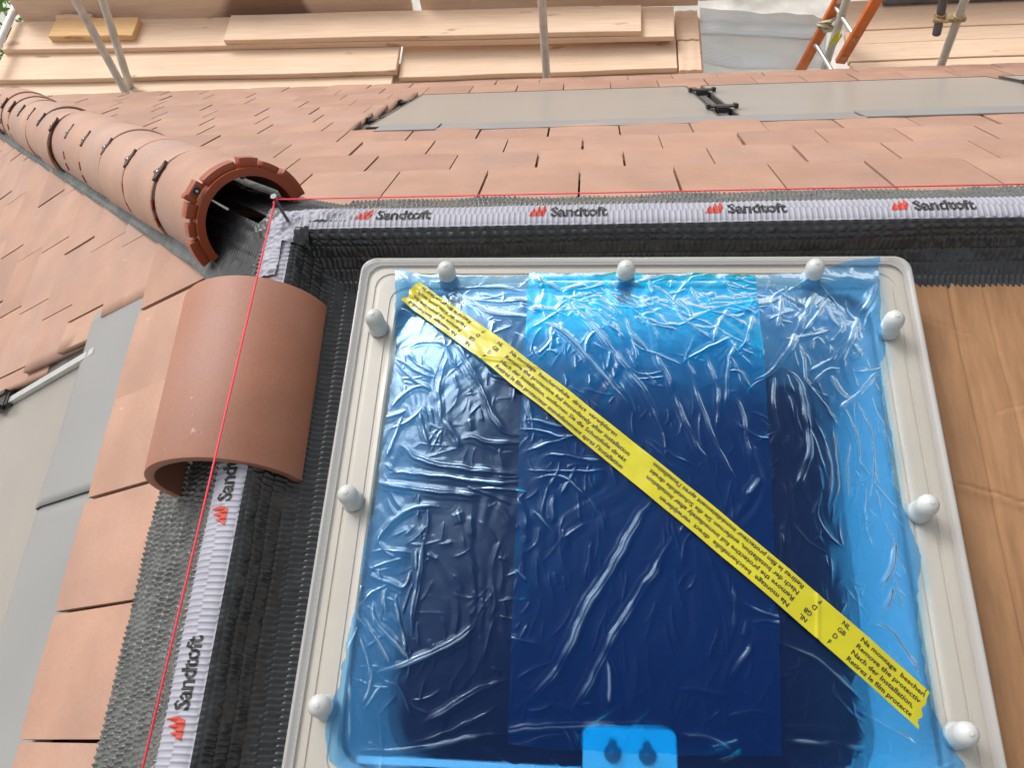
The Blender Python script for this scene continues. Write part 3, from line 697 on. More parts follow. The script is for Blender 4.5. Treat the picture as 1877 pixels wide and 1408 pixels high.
# ------------------------------------------------------------------ crinkled blue protective film
CREASES=[(2,[(0.175,0.186),(0.183,0.222),(0.220,0.269)]),(5,[(0.205,0.216),(0.235,0.256),(0.258,0.309),(0.283,0.363),(0.299,0.381),(0.329,0.383)]),(4,[(0.085,0.223),(0.117,0.242),(0.155,0.267),(0.172,0.269)]),(4,[(0.187,0.230),(0.181,0.270),(0.178,0.305),(0.190,0.360)]),(3,[(0.085,0.225),(0.131,0.271),(0.171,0.294)]),(3,[(0.096,0.324),(0.117,0.297),(0.146,0.280),(0.171,0.294)]),(4,[(0.189,0.350),(0.207,0.371),(0.221,0.389),(0.222,0.404)]),(5,[(0.224,0.389),(0.239,0.380),(0.270,0.395),(0.330,0.397)]),(3,[(0.236,0.352),(0.244,0.375)]),(2,[(0.176,0.408),(0.191,0.367)]),(2,[(0.191,0.367),(0.191,0.403)]),(5,[(0.126,0.390),(0.148,0.412),(0.184,0.428),(0.258,0.442),(0.332,0.451)]),(4,[(0.115,0.436),(0.168,0.444),(0.230,0.457),(0.289,0.465),(0.330,0.462)]),(5,[(0.085,0.450),(0.138,0.465),(0.202,0.478),(0.276,0.485)]),(3,[(0.260,0.256),(0.268,0.275),(0.296,0.282),(0.334,0.293)]),(2,[(0.261,0.260),(0.263,0.295)]),(2,[(0.309,0.289),(0.311,0.320)]),(4,[(0.331,0.357),(0.372,0.363),(0.414,0.372)]),(4,[(0.317,0.374),(0.358,0.377),(0.391,0.385),(0.405,0.382)]),(4,[(0.333,0.412),(0.368,0.398),(0.405,0.382),(0.426,0.391),(0.444,0.415)]),(4,[(0.363,0.420),(0.374,0.414),(0.418,0.422),(0.455,0.426)]),(3,[(0.452,0.421),(0.489,0.425)]),(2.5,[(0.335,0.442),(0.375,0.446),(0.432,0.442),(0.461,0.440)]),(3,[(0.243,0.468),(0.261,0.479),(0.306,0.494),(0.320,0.499)]),(3,[(0.252,0.473),(0.319,0.476),(0.348,0.484)]),(3,[(0.383,0.333),(0.399,0.359),(0.417,0.375),(0.455,0.393)]),(4,[(0.323,0.057),(0.350,0.067),(0.382,0.092)]),(4,[(0.382,0.092),(0.424,0.074)]),(3,[(0.327,0.133),(0.364,0.135),(0.394,0.151)]),(3,[(0.394,0.151),(0.412,0.128)]),(5,[(0.396,0.128),(0.435,0.168),(0.466,0.216),(0.491,0.253),(0.514,0.287),(0.534,0.328),(0.555,0.385)]),(4,[(0.346,0.160),(0.379,0.177),(0.411,0.212),(0.439,0.253),(0.472,0.295),(0.504,0.348)]),(3,[(0.369,0.173),(0.365,0.224)]),(3,[(0.451,0.176),(0.429,0.205),(0.430,0.239)]),(3,[(0.469,0.216),(0.466,0.260)]),(3,[(0.492,0.151),(0.504,0.192),(0.533,0.223)]),(3,[(0.538,0.164),(0.577,0.176)]),(2,[(0.515,0.241),(0.504,0.192)]),(3,[(0.543,0.223),(0.556,0.266),(0.567,0.307)]),(3,[(0.170,0.081),(0.225,0.073),(0.281,0.078),(0.322,0.086)]),(2,[(0.178,0.084),(0.207,0.069)]),(2,[(0.195,0.100),(0.264,0.112),(0.320,0.108)]),(3,[(0.205,0.102),(0.257,0.145),(0.320,0.147)]),(3,[(0.070,0.033),(0.110,0.075)]),(3,[(0.104,0.204),(0.131,0.241),(0.174,0.266)]),(2.5,[(0.101,0.359),(0.137,0.348),(0.151,0.323)]),(3,[(0.145,0.329),(0.160,0.371),(0.176,0.405)]),(2,[(0.151,0.323),(0.163,0.344),(0.170,0.375)]),(3,[(0.353,0.457),(0.375,0.451),(0.398,0.456),(0.419,0.474),(0.439,0.491)]),(3,[(0.373,0.469),(0.386,0.438)]),(2,[(0.398,0.435),(0.415,0.431)]),(2.5,[(0.415,0.431),(0.391,0.483)]),(6,[(0.839,0.067),(0.800,0.143),(0.766,0.210),(0.736,0.259),(0.702,0.284),(0.690,0.291)]),(3,[(0.859,0.079),(0.820,0.141),(0.784,0.186)]),(5,[(0.930,0.067),(0.912,0.109),(0.897,0.125)]),(6,[(0.897,0.125),(0.860,0.203),(0.834,0.247)]),(3,[(0.930,0.094),(0.890,0.168)]),(4,[(0.855,0.196),(0.824,0.234),(0.784,0.259)]),(3,[(0.783,0.290),(0.819,0.249),(0.847,0.242)]),(3,[(0.784,0.287),(0.784,0.259),(0.782,0.202)]),(5,[(0.752,0.251),(0.774,0.267),(0.781,0.333),(0.776,0.396),(0.761,0.442),(0.739,0.476)]),(3,[(0.777,0.263),(0.793,0.286),(0.815,0.323),(0.830,0.351)]),(5,[(0.826,0.259),(0.834,0.292),(0.858,0.301)]),(5,[(0.858,0.301),(0.885,0.266),(0.920,0.230)]),(4,[(0.827,0.325),(0.855,0.299),(0.893,0.261)]),(3,[(0.869,0.248),(0.924,0.232)]),(3,[(0.916,0.250),(0.914,0.279),(0.904,0.315)]),(3.5,[(0.600,0.273),(0.615,0.333),(0.629,0.381),(0.641,0.417),(0.660,0.462)]),(3.5,[(0.569,0.307),(0.590,0.362),(0.608,0.406),(0.620,0.439)]),(3,[(0.626,0.230),(0.638,0.279),(0.642,0.306),(0.635,0.371)]),(3.5,[(0.679,0.202),(0.660,0.251),(0.649,0.326)]),(3.5,[(0.665,0.305),(0.678,0.332),(0.678,0.370),(0.682,0.425)]),(3,[(0.689,0.305),(0.686,0.298),(0.730,0.266),(0.744,0.248)]),(3,[(0.736,0.259),(0.728,0.313),(0.731,0.380)]),(2.5,[(0.753,0.302),(0.762,0.350)]),(4,[(0.697,0.446),(0.673,0.479)]),(3,[(0.792,0.342),(0.802,0.379),(0.806,0.424),(0.796,0.484)]),(1.5,[(0.718,0.427),(0.719,0.451)]),(3,[(0.866,0.310),(0.881,0.353),(0.875,0.416),(0.857,0.472)]),(3,[(0.841,0.311),(0.856,0.357),(0.850,0.419)]),(3,[(0.818,0.346),(0.815,0.393),(0.816,0.438),(0.804,0.483)]),(3,[(0.842,0.371),(0.829,0.422),(0.825,0.476)]),(3,[(0.900,0.336),(0.908,0.388),(0.903,0.456)]),(3,[(0.671,0.191),(0.642,0.211),(0.583,0.248)]),(2,[(0.610,0.192),(0.589,0.248)]),(4,[(0.575,0.168),(0.600,0.159),(0.646,0.128),(0.704,0.117),(0.770,0.099),(0.808,0.074)]),(3,[(0.640,0.207),(0.645,0.171),(0.672,0.123)]),(2.5,[(0.710,0.145),(0.695,0.198),(0.677,0.232)]),(2.5,[(0.753,0.120),(0.758,0.151),(0.765,0.129)]),(2,[(0.712,0.205),(0.722,0.224),(0.707,0.257)]),(3,[(0.653,0.265),(0.677,0.261),(0.687,0.285),(0.695,0.295)]),(2,[(0.620,0.226),(0.607,0.244)]),(6,[(0.541,0.479),(0.502,0.538),(0.462,0.613),(0.434,0.658),(0.413,0.702),(0.392,0.740),(0.365,0.776),(0.338,0.792)]),(6,[(0.563,0.545),(0.527,0.608),(0.484,0.673),(0.452,0.727),(0.428,0.773),(0.409,0.802)]),(4,[(0.462,0.719),(0.468,0.747),(0.463,0.784)]),(5.5,[(0.126,0.755),(0.176,0.736),(0.233,0.711),(0.266,0.688),(0.272,0.674)]),(4.5,[(0.200,0.816),(0.244,0.791),(0.282,0.770),(0.320,0.754)]),(5,[(0.114,0.851),(0.212,0.835),(0.317,0.821),(0.404,0.811),(0.556,0.800)]),(4,[(0.115,0.858),(0.212,0.844),(0.318,0.828)]),(4.5,[(0.184,0.546),(0.180,0.601),(0.177,0.659),(0.177,0.698)]),(3,[(0.171,0.568),(0.174,0.604)]),(3,[(0.170,0.618),(0.160,0.670)]),(1.5,[(0.298,0.559),(0.292,0.600)]),(2.5,[(0.253,0.519),(0.256,0.553)]),(1.5,[(0.293,0.623),(0.301,0.651),(0.296,0.674)]),(1.5,[(0.309,0.646),(0.319,0.673)]),(2.5,[(0.299,0.676),(0.283,0.736)]),(4,[(0.231,0.513),(0.239,0.532)]),(4,[(0.100,0.563),(0.116,0.527),(0.150,0.501),(0.196,0.503)]),(4,[(0.091,0.602),(0.139,0.623),(0.159,0.630),(0.164,0.598)]),(3,[(0.088,0.650),(0.106,0.630),(0.138,0.617)]),(4,[(0.100,0.659),(0.128,0.692),(0.159,0.717),(0.182,0.736)]),(4,[(0.143,0.635),(0.160,0.693),(0.172,0.725)]),(4,[(0.088,0.676),(0.127,0.709),(0.150,0.744)]),(4,[(0.111,0.741),(0.123,0.763),(0.110,0.797)]),(3,[(0.137,0.771),(0.114,0.802)]),(4,[(0.085,0.759),(0.097,0.852)]),(3,[(0.323,0.700),(0.368,0.706)]),(3,[(0.327,0.600),(0.345,0.619)]),(1.5,[(0.358,0.584),(0.363,0.633)]),(1.5,[(0.379,0.604),(0.386,0.643)]),(1.5,[(0.439,0.552),(0.431,0.619)]),(1.5,[(0.493,0.600),(0.487,0.645)]),(1.5,[(0.468,0.649),(0.451,0.690),(0.435,0.725)]),(3.5,[(0.352,0.509),(0.380,0.539),(0.386,0.557)]),(3,[(0.381,0.483),(0.380,0.530)]),(3,[(0.435,0.482),(0.456,0.515),(0.462,0.543)]),(3,[(0.395,0.550),(0.430,0.528)]),(3,[(0.327,0.491),(0.341,0.518),(0.339,0.540)]),(1.5,[(0.334,0.757),(0.375,0.727),(0.413,0.723)]),(2.5,[(0.318,0.840),(0.350,0.839),(0.372,0.826),(0.410,0.824)]),(2.5,[(0.404,0.807),(0.426,0.825),(0.415,0.850)]),(4,[(0.668,0.665),(0.699,0.659),(0.742,0.661)]),(3.5,[(0.654,0.634),(0.678,0.649),(0.742,0.659)]),(3,[(0.662,0.660),(0.654,0.687)]),(3,[(0.646,0.609),(0.642,0.682)]),(4,[(0.667,0.692),(0.643,0.726),(0.635,0.742)]),(6,[(0.895,0.530),(0.883,0.568),(0.858,0.605)]),(5,[(0.880,0.599),(0.864,0.629),(0.831,0.651)]),(4,[(0.833,0.656),(0.859,0.657),(0.879,0.684),(0.898,0.721)]),(3.5,[(0.702,0.690),(0.743,0.701),(0.785,0.735),(0.818,0.765)]),(4,[(0.806,0.775),(0.843,0.790),(0.888,0.811)]),(5,[(0.703,0.798),(0.736,0.797),(0.783,0.803)]),(4,[(0.702,0.817),(0.723,0.810),(0.774,0.818),(0.814,0.816)]),(2,[(0.773,0.753),(0.800,0.781),(0.821,0.791)]),(2,[(0.829,0.539),(0.822,0.571)]),(2,[(0.832,0.559),(0.825,0.591)]),(2.5,[(0.781,0.480),(0.772,0.501)]),(2,[(0.555,0.758),(0.595,0.757),(0.631,0.764)]),(2,[(0.594,0.803),(0.620,0.785)]),(3,[(0.554,0.815),(0.607,0.814),(0.640,0.834)]),(4,[(0.914,0.724),(0.938,0.722)]),(3,[(0.573,0.539),(0.585,0.509)])]
def crease_field(U, V, du, lst):
    H = np.zeros_like(U); u0, v0 = U[0, 0], V[0, 0]
    n, m = U.shape
    for A, pts in lst:
        P = np.array(pts, float)
        # smooth polyline
        for _ in range(2):
            if len(P) > 2:
                Q = [P[0]]
                for a, b in zip(P[:-1], P[1:]): Q += [a*.75+b*.25, a*.25+b*.75]
                Q.append(P[-1]); P = np.array(Q)
        L0 = np.r_[0, np.cumsum(np.hypot(*np.diff(P, axis=0).T))]; kk = max(3, int(L0[-1]/.006)); ss_ = np.linspace(0, L0[-1], kk)
        P = np.stack([np.interp(ss_, L0, P[:, 0]), np.interp(ss_, L0, P[:, 1])], 1)
        P = P+.0016*np.stack([vnoise(P[:, 0]*60, P[:, 1]*60, 301), vnoise(P[:, 0]*60, P[:, 1]*60, 302)], 1)+.0030*np.stack([vnoise(P[:, 0]*18, P[:, 1]*18, 303), vnoise(P[:, 0]*18, P[:, 1]*18, 304)], 1)
        seg = np.hypot(*np.diff(P, axis=0).T); Lc = np.r_[0, np.cumsum(seg)]; tot = Lc[-1]
        w = .0012+.00038*A; pad = w*4.2; amp = A*.00100
        for k in range(len(seg)):
            a, b = P[k], P[k+1]
            i0 = max(0, int((min(a[0], b[0])-pad-u0)/du)); i1 = min(n, int((max(a[0], b[0])+pad-u0)/du)+2)
            j0 = max(0, int((min(a[1], b[1])-pad-v0)/du)); j1 = min(m, int((max(a[1], b[1])+pad-v0)/du)+2)
            if i0 >= i1 or j0 >= j1 or seg[k] < 1e-6: continue
            pu, pv = U[i0:i1, j0:j1], V[i0:i1, j0:j1]
            d = (b-a)/seg[k]; t = (pu-a[0])*d[0]+(pv-a[1])*d[1]; tc = np.clip(t, 0, seg[k])
            dist = np.hypot(pu-a[0]-d[0]*tc, pv-a[1]-d[1]*tc)
            sgn = np.sign((pu-a[0])*d[1]-(pv-a[1])*d[0])
            g = (Lc[k]+tc)/tot; tap = np.clip(np.minimum(g, 1-g)*5, .12, 1)**.7
            ww = w*np.where(sgn > 0, 1.0, 1.5)
            x = dist/ww
            tap = tap*(.95+.5*vnoise(pu*45, pv*45, 305))
            h = amp*tap*(np.exp(-x**1.08)+.12*np.exp(-((x-2.1)/.6)**2))
            H[i0:i1, j0:j1] = np.maximum(H[i0:i1, j0:j1], h)
    return H
TA, TE = np.array([.110, .088]), np.array([.8905, .764]); TD = (TE-TA)/np.linalg.norm(TE-TA); TN = np.array([TD[1], -TD[0]]); TLN = np.linalg.norm(TE-TA)
def tapedist(U, V):
    t = (U-TA[0])*TD[0]+(V-TA[1])*TD[1]; d = (U-TA[0])*TN[0]+(V-TA[1])*TN[1]
    return np.maximum(np.abs(d), np.maximum(-t, t-TLN))
def rnd_creases(n, box, ang, spread, lmin, lmax, amin, amax, seed):
    r = random.Random(seed); out = []
    for _ in range(n):
        u = r.uniform(box[0], box[1]); v = r.uniform(box[2], box[3]); a = math.radians(r.gauss(ang, spread)); L = r.uniform(lmin, lmax)
        bend = r.gauss(0, .5); pts = []
        for k in range(4):
            pts.append((u, v)); u += math.cos(a)*L/3; v += math.sin(a)*L/3; a += bend*.4
        out.append((r.uniform(amin, amax), pts))
    return out
MIDU = (.3195, .712)
def in_mid(c):
    m_ = np.mean(np.array(c[1]), axis=0); return MIDU[0] < m_[0] < MIDU[1]
hand = []
for A, P_ in CREASES:      # the strong folds are pairs of thin parallel ridges
    if A >= 4.5 and len(P_) > 2:
        o_ = .0016+.0006*A/5
        for sg, A2 in ((-1, A*.62), (1, A*.74)):
            Q_ = []
            for i, p in enumerate(P_):
                a, b = np.array(P_[max(i-1, 0)]), np.array(P_[min(i+1, len(P_)-1)]); d = (b-a)/np.linalg.norm(b-a)
                w_ = o_*sg*(.25 if i in (0, len(P_)-1) else 1)
                Q_.append((p[0]-d[1]*w_, p[1]+d[0]*w_))
            hand.append((A2, Q_))
    else: hand.append((A, P_))
extra_mid = rnd_creases(160, (.325, .705, .16, .80), 95, 24, .012, .06, .5, 1.6, 21)+rnd_creases(80, (.33, .70, .05, .15), 20, 40, .02, .09, 1.5, 3.5, 1)+rnd_creases(50, (.33, .70, .15, .40), 60, 30, .02, .09, 1, 2.8, 2)+rnd_creases(55, (.33, .70, .40, .80), 95, 18, .02, .10, .5, 1.5, 3)+rnd_creases(16, (.33, .70, .78, .84), 0, 35, .02, .08, 1, 3, 4)
extra_base = rnd_creases(130, (.09, .31, .06, .80), 60, 50, .012, .06, .5, 2.0, 22)+rnd_creases(150, (.715, .90, .03, .84), 98, 28, .012, .07, .5, 2.0, 23)+rnd_creases(34, (.075, .16, .10, .80), 70, 40, .02, .09, 1, 3.5, 5)+rnd_creases(45, (.16, .31, .15, .75), 90, 35, .02, .07, .6, 2, 6)+rnd_creases(34, (.72, .90, .04, .20), 110, 35, .02, .09, 1, 3.5, 7)+rnd_creases(70, (.72, .89, .2, .6), 95, 14, .03, .12, .7, 2.4, 8)+rnd_creases(30, (.70, .90, .55, .84), 100, 40, .02, .08, .8, 2, 9)+rnd_creases(26, (.12, .85, .82, .87), 5, 20, .03, .12, 1, 3.5, 10)+rnd_creases(24, (.08, .31, .04, .12), 10, 30, .02, .09, 1, 3, 11)
def film_z(U, V, lst, du, seed):
    H = crease_field(U, V, du, lst)
    H *= np.clip((tapedist(U, V)-.020)/.012, .12, 1)
    z = dome(U, V)
    # the film bridges the dome edge: blur the profile a little and lift it
    e = .006*np.exp(-((np.maximum(np.abs(U-.5)/.43, np.abs(V-VL/2)/.415)-1)/.05)**2)
    lo = .0010*vnoise(U*11, V*11, seed)+.0004*vnoise(U*33, V*33, seed+1)
    lo = lo+.0007*vnoise(U*70+4*vnoise(U*9, V*9, 2), V*16, seed+2)
    film_z.H = H
    return z+e+lo*np.clip((tapedist(U, V)-.02)/.02, .25, 1)+H+.0035
du = .0013
def film_sheet(name, parent, u0, u1, v0, v1, lst, seed, dz, edge):
    uu = np.arange(u0, u1, du); vv = np.arange(v0, v1, du); U, V = np.meshgrid(uu, vv, indexing='ij')
    Z = film_z(U, V, lst, du, seed)+dz
    keep = edge(U, V)[:-1, :-1]
    P = UV(U, V, Z); me = gridmesh(name, P, keep=keep)
    n_, m_ = U.shape; idx = np.arange(n_*m_).reshape(n_, m_)
    q = np.stack([idx[:-1, :-1], idx[1:, :-1], idx[1:, 1:], idx[:-1, 1:]], -1)[keep]
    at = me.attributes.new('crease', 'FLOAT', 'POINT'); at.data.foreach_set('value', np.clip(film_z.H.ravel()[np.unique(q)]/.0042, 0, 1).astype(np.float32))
    return link(name, me, M['film_strip' if name == 'film_strip' else 'film'], parent)
fl = empty('protective_film', tuple(UV(.5, VL/2, .14)), 'crinkled transparent blue protective film stuck over the dome of the rooflight', 'plastic film')
def e_base(U, V):
    nl_ = np.interp(V, [0, .04, .22, .456, .672, .75, .83, .87, .95], [.069, .069, .089, .088, .080, .072, .060, .068, .09])+.004*vnoise(V*22, V*0, 31)+.0025*vnoise(V*70, V*0, 32)
    nr_ = np.interp(V, [0, .01, .16, .27, .44, .52, .60, .70, .76, .83, .95], [.943, .943, .925, .912, .905, .925, .920, .905, .905, .94, .945])+.005*vnoise(V*25, V*0, 33)+.003*vnoise(V*80, V*0, 34)
    nt_ = np.interp(U, [.07, .12, .2, .3, .72, .82, .88, .94], [.030, .042, .047, .047, .050, .042, .018, .004])+.003*vnoise(U*30, U*0, 35)
    nb_ = np.interp(U, [.06, .09, .2, .5, .8, .95], [.862, .885, .890, .892, .89, .90])+.004*vnoise(U*22, U*0, 36)
    return (U > nl_) & (U < nr_) & (V > nt_) & (V < nb_)
def e_mid(U, V):
    l = .3195+.0035*np.clip((V-.04)/.8, 0, 1)*2+.0006*vnoise(V*40, V*0, 41); r = .726-.03*np.clip(V/.9, 0, 1)+.0008*vnoise(V*40, V*0, 42)
    t = .042+.004*vnoise(U*24, U*0, 43)+np.clip((U-.45)*.02, 0, .02); b = .842-.02*(U-.32)+.004*vnoise(U*30, U*0, 44)
    return (U > l) & (U < r) & (V > t) & (V < b)
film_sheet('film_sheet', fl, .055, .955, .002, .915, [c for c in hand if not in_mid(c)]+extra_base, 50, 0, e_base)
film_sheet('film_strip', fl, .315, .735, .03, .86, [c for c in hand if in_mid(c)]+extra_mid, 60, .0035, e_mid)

# ------------------------------------------------------------------ yellow warning tape stuck across the film
def tape_pt(t, d, ex=0):
    t = np.asarray(t, float); d = np.asarray(d, float)
    u = TA[0]+TD[0]*t+TN[0]*d; v = TA[1]+TD[1]*t+TN[1]*d
    w0 = np.clip(1-t/.22, 0, 1)
    wr = w0*(.0022*vnoise(t*60, d*160, 71)+.0022*np.abs(vnoise(t*25+d*60, d*40, 72)))+.0009*vnoise(t*30, d*90, 73)+.0016*np.exp(-((t-.86+d*.7)/.003)**2)
    wr = wr+.0022*np.exp(-((t-.245-d*1.8)/.007)**2)
    return UV(u, v, dome(u, v)+.0105+wr+.004*np.clip((t-.96)/.07, 0, 1)**2+ex)
tt_ = np.arange(-.006, TLN+.006, .0022); dd_ = np.linspace(-.0262, .0262, 27); T_, D_ = np.meshgrid(tt_, dd_, indexing='ij')
T2 = T_+np.where(T_ < .004, .006*vnoise(D_*90, D_*0, 75), 0)+np.where(T_ > TLN-.004, .004*vnoise(D_*120, D_*0, 76)-D_*.25, 0)
D2_ = D_*(1-.06*np.clip(1-T_/.12, 0, 1))+.0012*vnoise(T_*14, T_*0, 77)
yt = link('warning_tape', gridmesh('warning_tape', tape_pt(T2, D2_)), M['yellow'])
tag(yt, 'yellow warning tape with black multilingual print stuck diagonally across the blue film', 'tape')
TXT = ['Na montage  beschermfolie  direct  verwijderen', 'Remove the protective foil immediately after installation', 'Nach der Installation, entfernen Sie die Schutzfolie direkt', 'Retirez le film protecteur immédiatement apres l’installation']
CODE = ['NL', 'GB', 'D', 'F']
def tape_text(s, t0, row, rev, width=None, clip=None):
    b = textmesh(s, .0098, bold=.00016, cuts=.012)
    xs = [v.co.x for v in b.verts]; w = max(xs)
    sc = 1.0 if width is None else width/w
    off = (1.5-row)*.0118-.0035
    for v in b.verts: v.co.x = v.co.x*sc; v.co.y += off
    if rev:
        for v in b.verts: v.co.x = -v.co.x; v.co.y = -v.co.y
    for v in b.verts: v.co.x += t0
    for lim, no in ((TLN-.004, 1), (.004, -1)):
        bmesh.ops.bisect_plane(b, geom=b.verts[:]+b.edges[:]+b.faces[:], plane_co=(lim, 0, 0), plane_no=(no, 0, 0), clear_outer=True)
    if not len(b.faces): b.free(); return
    finish(b, 'lettering', M['ink'], yt, lambda co: tape_pt(co[:, 0], co[:, 1], .0006))
WID = [.236, .272, .275, .278]
for r_ in range(4):
    tape_text(TXT[r_], .135, r_, True, WID[r_]); tape_text(CODE[r_], .170, r_, True)
    tape_text(CODE[r_], .204, r_, False); tape_text(TXT[r_], .235, r_, False, WID[r_])
    tape_text(TXT[r_], .822, r_, True, WID[r_]); tape_text(CODE[r_], .853, r_, True)
    tape_text(CODE[r_], .890, r_, False); tape_text(TXT[r_], .922, r_, False, WID[r_])

# ------------------------------------------------------------------ cardboard on the flat roof right of the rooflight
def cardsheet(name, x0, x1, y0, y1, z, seed, label, folds, tears):
    xs = np.arange(x0, x1, .0028); ys = np.arange(y0, y1, .0028); X, Y = np.meshgrid(xs, ys, indexing='ij')
    Z = z+.003*vnoise(X*6, Y*5, seed)+.0007*vnoise(X*70, Y*30, seed+1)
    for fx, dp, sl_ in folds:
        d = X-fx-sl_*(Y+.5)-.0008*vnoise(Y*7, Y*0, seed+3); Z -= dp*np.exp(-(d/.0020)**2)
        Z += dp*.3*np.exp(-((d-.009)/.006)**2)
    for (ax, ay), (bx, by), dp in tears:
        L = math.hypot(bx-ax, by-ay); tx, ty = (bx-ax)/L, (by-ay)/L
        t = (X-ax)*tx+(Y-ay)*ty; d = (X-ax)*ty-(Y-ay)*tx-.006*vnoise(t*30, t*0, seed+5)-.002*vnoise(t*90, t*0, seed+6)
        Z -= dp*np.exp(-(d/.0026)**2)*(t > 0)*(t < L); Z += dp*.7*np.exp(-((d-.008)/.008)**2)*(t > 0)*(t < L)
    top = np.stack([X, Y, Z], -1); n_, m_ = X.shape
    me = gridmesh(name, top)
    b = bmesh.new(); b.from_mesh(me); r = bmesh.ops.extrude_face_region(b, geom=b.faces[:])
    bmesh.ops.translate(b, verts=[q for q in r['geom'] if isinstance(q, bmesh.types.BMVert)], vec=(0, 0, -.004)); b.normal_update(); bmesh.ops.recalc_face_normals(b, faces=b.faces[:]); b.to_mesh(me); b.free()
    o = link(name, me, M['card']); return tag(o, label, 'cardboard')
cardsheet('cardboard_sheet', 1.135, 1.95, -1.25, -.046, -.040, 81, 'creased brown cardboard sheet lying on the flat roof right of the rooflight', [(1.20, .0035, .0), (1.265, .0045, .01), (1.335, .0025, -.01), (1.47, .004, .0)], [((1.19, -.16), (1.30, -.21), .0016), ((1.21, -.49), (1.33, -.53), .004), ((1.30, -.36), (1.42, -.33), .0012)])

# ------------------------------------------------------------------ solar panels and their flashings
def slopebox(F, a0, a1, s0, s1, h0, h1):
    v = [F(a, s, h) for h in (h1, h0) for a, s in ((a0, s0), (a1, s0), (a1, s1), (a0, s1))]
    return v, [(0, 1, 2, 3), (7, 6, 5, 4), (0, 4, 5, 1), (1, 5, 6, 2), (2, 6, 7, 3), (3, 7, 4, 0)]
def pbox(F, *a): v, f = slopebox(F, *a); return MB().add(v, f)
def fixn(o):
    b = bmesh.new(); b.from_mesh(o.data); bmesh.ops.recalc_face_normals(b, faces=b.faces[:]); b.to_mesh(o.data); b.free(); return o
GP = 'solar panels set into the far roof slope'
def clamp(F, a, s, parent, w=.055, h=.02):
    mb = MB()
    for q in ((a-w, a+w, s-.030, s+.030, h, h+.006), (a-.022, a+.022, s-.05, s+.05, h-.015, h+.004), (a-w-.006, a-w+.008, s-.026, s+.026, h-.006, h+.012), (a+w-.008, a+w+.006, s-.026, s+.026, h-.006, h+.012)):
        v, f = slopebox(F, *q); mb.add(v, f)
    fixn(mb.obj('clamp', M['black_plastic'], parent))
PS0, PS1 = 1.66, 2.86
for i, (x0, x1, lab) in enumerate(((-.27, 1.085, 'beige-grey solar panel set in the far roof slope, left of the clamped gap'), (1.155, 2.53, 'beige-grey solar panel set in the far roof slope, right of the clamped gap'), (2.585, 3.9, 'solar panel at the far right edge beyond the thin dark gap'))):
    e = empty('solar_panel', Bp((x0+x1)/2, 2.2, 0), lab, 'solar panel', GP)
    fixn(pbox(Bp, x0+.008, x1-.008, PS0+.008, PS1-.008, -.02, .008).obj('glass', M['panel'], e))
    mb = MB()
    for q in ((x0, x0+.008, PS0, PS1, -.03, .0095), (x1-.008, x1, PS0, PS1, -.03, .0095), (x0+.008, x1-.008, PS0, PS0+.008, -.03, .0095), (x0+.008, x1-.008, PS1-.008, PS1, -.03, .0095)):
        v, f = slopebox(Bp, *q); mb.add(v, f)
    fixn(mb.obj('panel_edge', M['panel_frame'], e))
    if i < 2:
        xg = x1+(.035 if i == 0 else .0275)
        fixn(pbox(Bp, xg-.02, xg+.012, PS0, PS1, -.035, .002).obj('joint_rail', M['dark_flash'], e))
        for s in ((1.88, 2.52) if i == 0 else (2.40,)): clamp(Bp, xg, s, e)
fb = empty('panel_flashing', Bp(.5, 1.6, 0), 'grey metal flashing strip along the top edge of the far solar panels', 'flashing')
for x0, x1, h in ((-.20, .03, .017), (.034, 1.56, .013), (1.566, 3.4, .018)):
    fixn(pbox(Bp, x0, x1, 1.50, 1.665, h-.006, h).obj('flashing_strip', M['flash'], fb))
fixn(pbox(Bp, -.50, -.272, 1.62, 2.95, -.035, -.012).obj('side_channel', M['dark_flash'], fb))
for s in (1.95, 2.6): clamp(Bp, -.30, s, fb, w=.03, h=.0)
# left slope
e = empty('solar_panel', Lp(-.7, 1.6, 0), 'dark solar panel with silver edge trim in the left roof slope beside grey flashing', 'solar panel')
fixn(pbox(Lp, -1.6, .012, .90, 2.1, -.03, -.004).obj('glass', M['panel'], e))
fixn(pbox(Lp, .014, .034, .88, 2.1, -.035, .012).obj('edge_trim', M['alu'], e))
fixn(pbox(Lp, .036, .20, .80, 3.0, -.040, -.012).obj('side_channel', M['dark_flash'], e))
clamp(Lp, .030, 1.48, e, w=.028, h=.012)
fL = empty('panel_flashing', Lp(-.4, .8, 0), 'wide light grey flashing sheet between the tiles and the solar panel on the left', 'flashing')
for y0, y1, h in ((-.405, .155, .022), (-1.7, -.385, .016)):
    n = 24; mb = MB(); v = []; f = []
    prof = [(.58, h-.036), (.655, h-.026), (.70, h-.022), (.92, h-.012), (.955, h-.016), (.972, h-.036)]
    for yv in np.linspace(y0, y1, n):
        for s, hh in prof: v.append(Lp(yv, s-.0*(yv), hh+.0018*math.sin(yv*9)))
    m_ = len(prof)
    for i in range(n-1):
        for j in range(m_-1): f.append((i*m_+j, i*m_+j+1, (i+1)*m_+j+1, (i+1)*m_+j))
    o = mb.add(v, f).obj('flashing_sheet', M['flash'], fL, smooth=True, auto=60)
    o.modifiers.new('thick', 'SOLIDIFY').thickness = .002

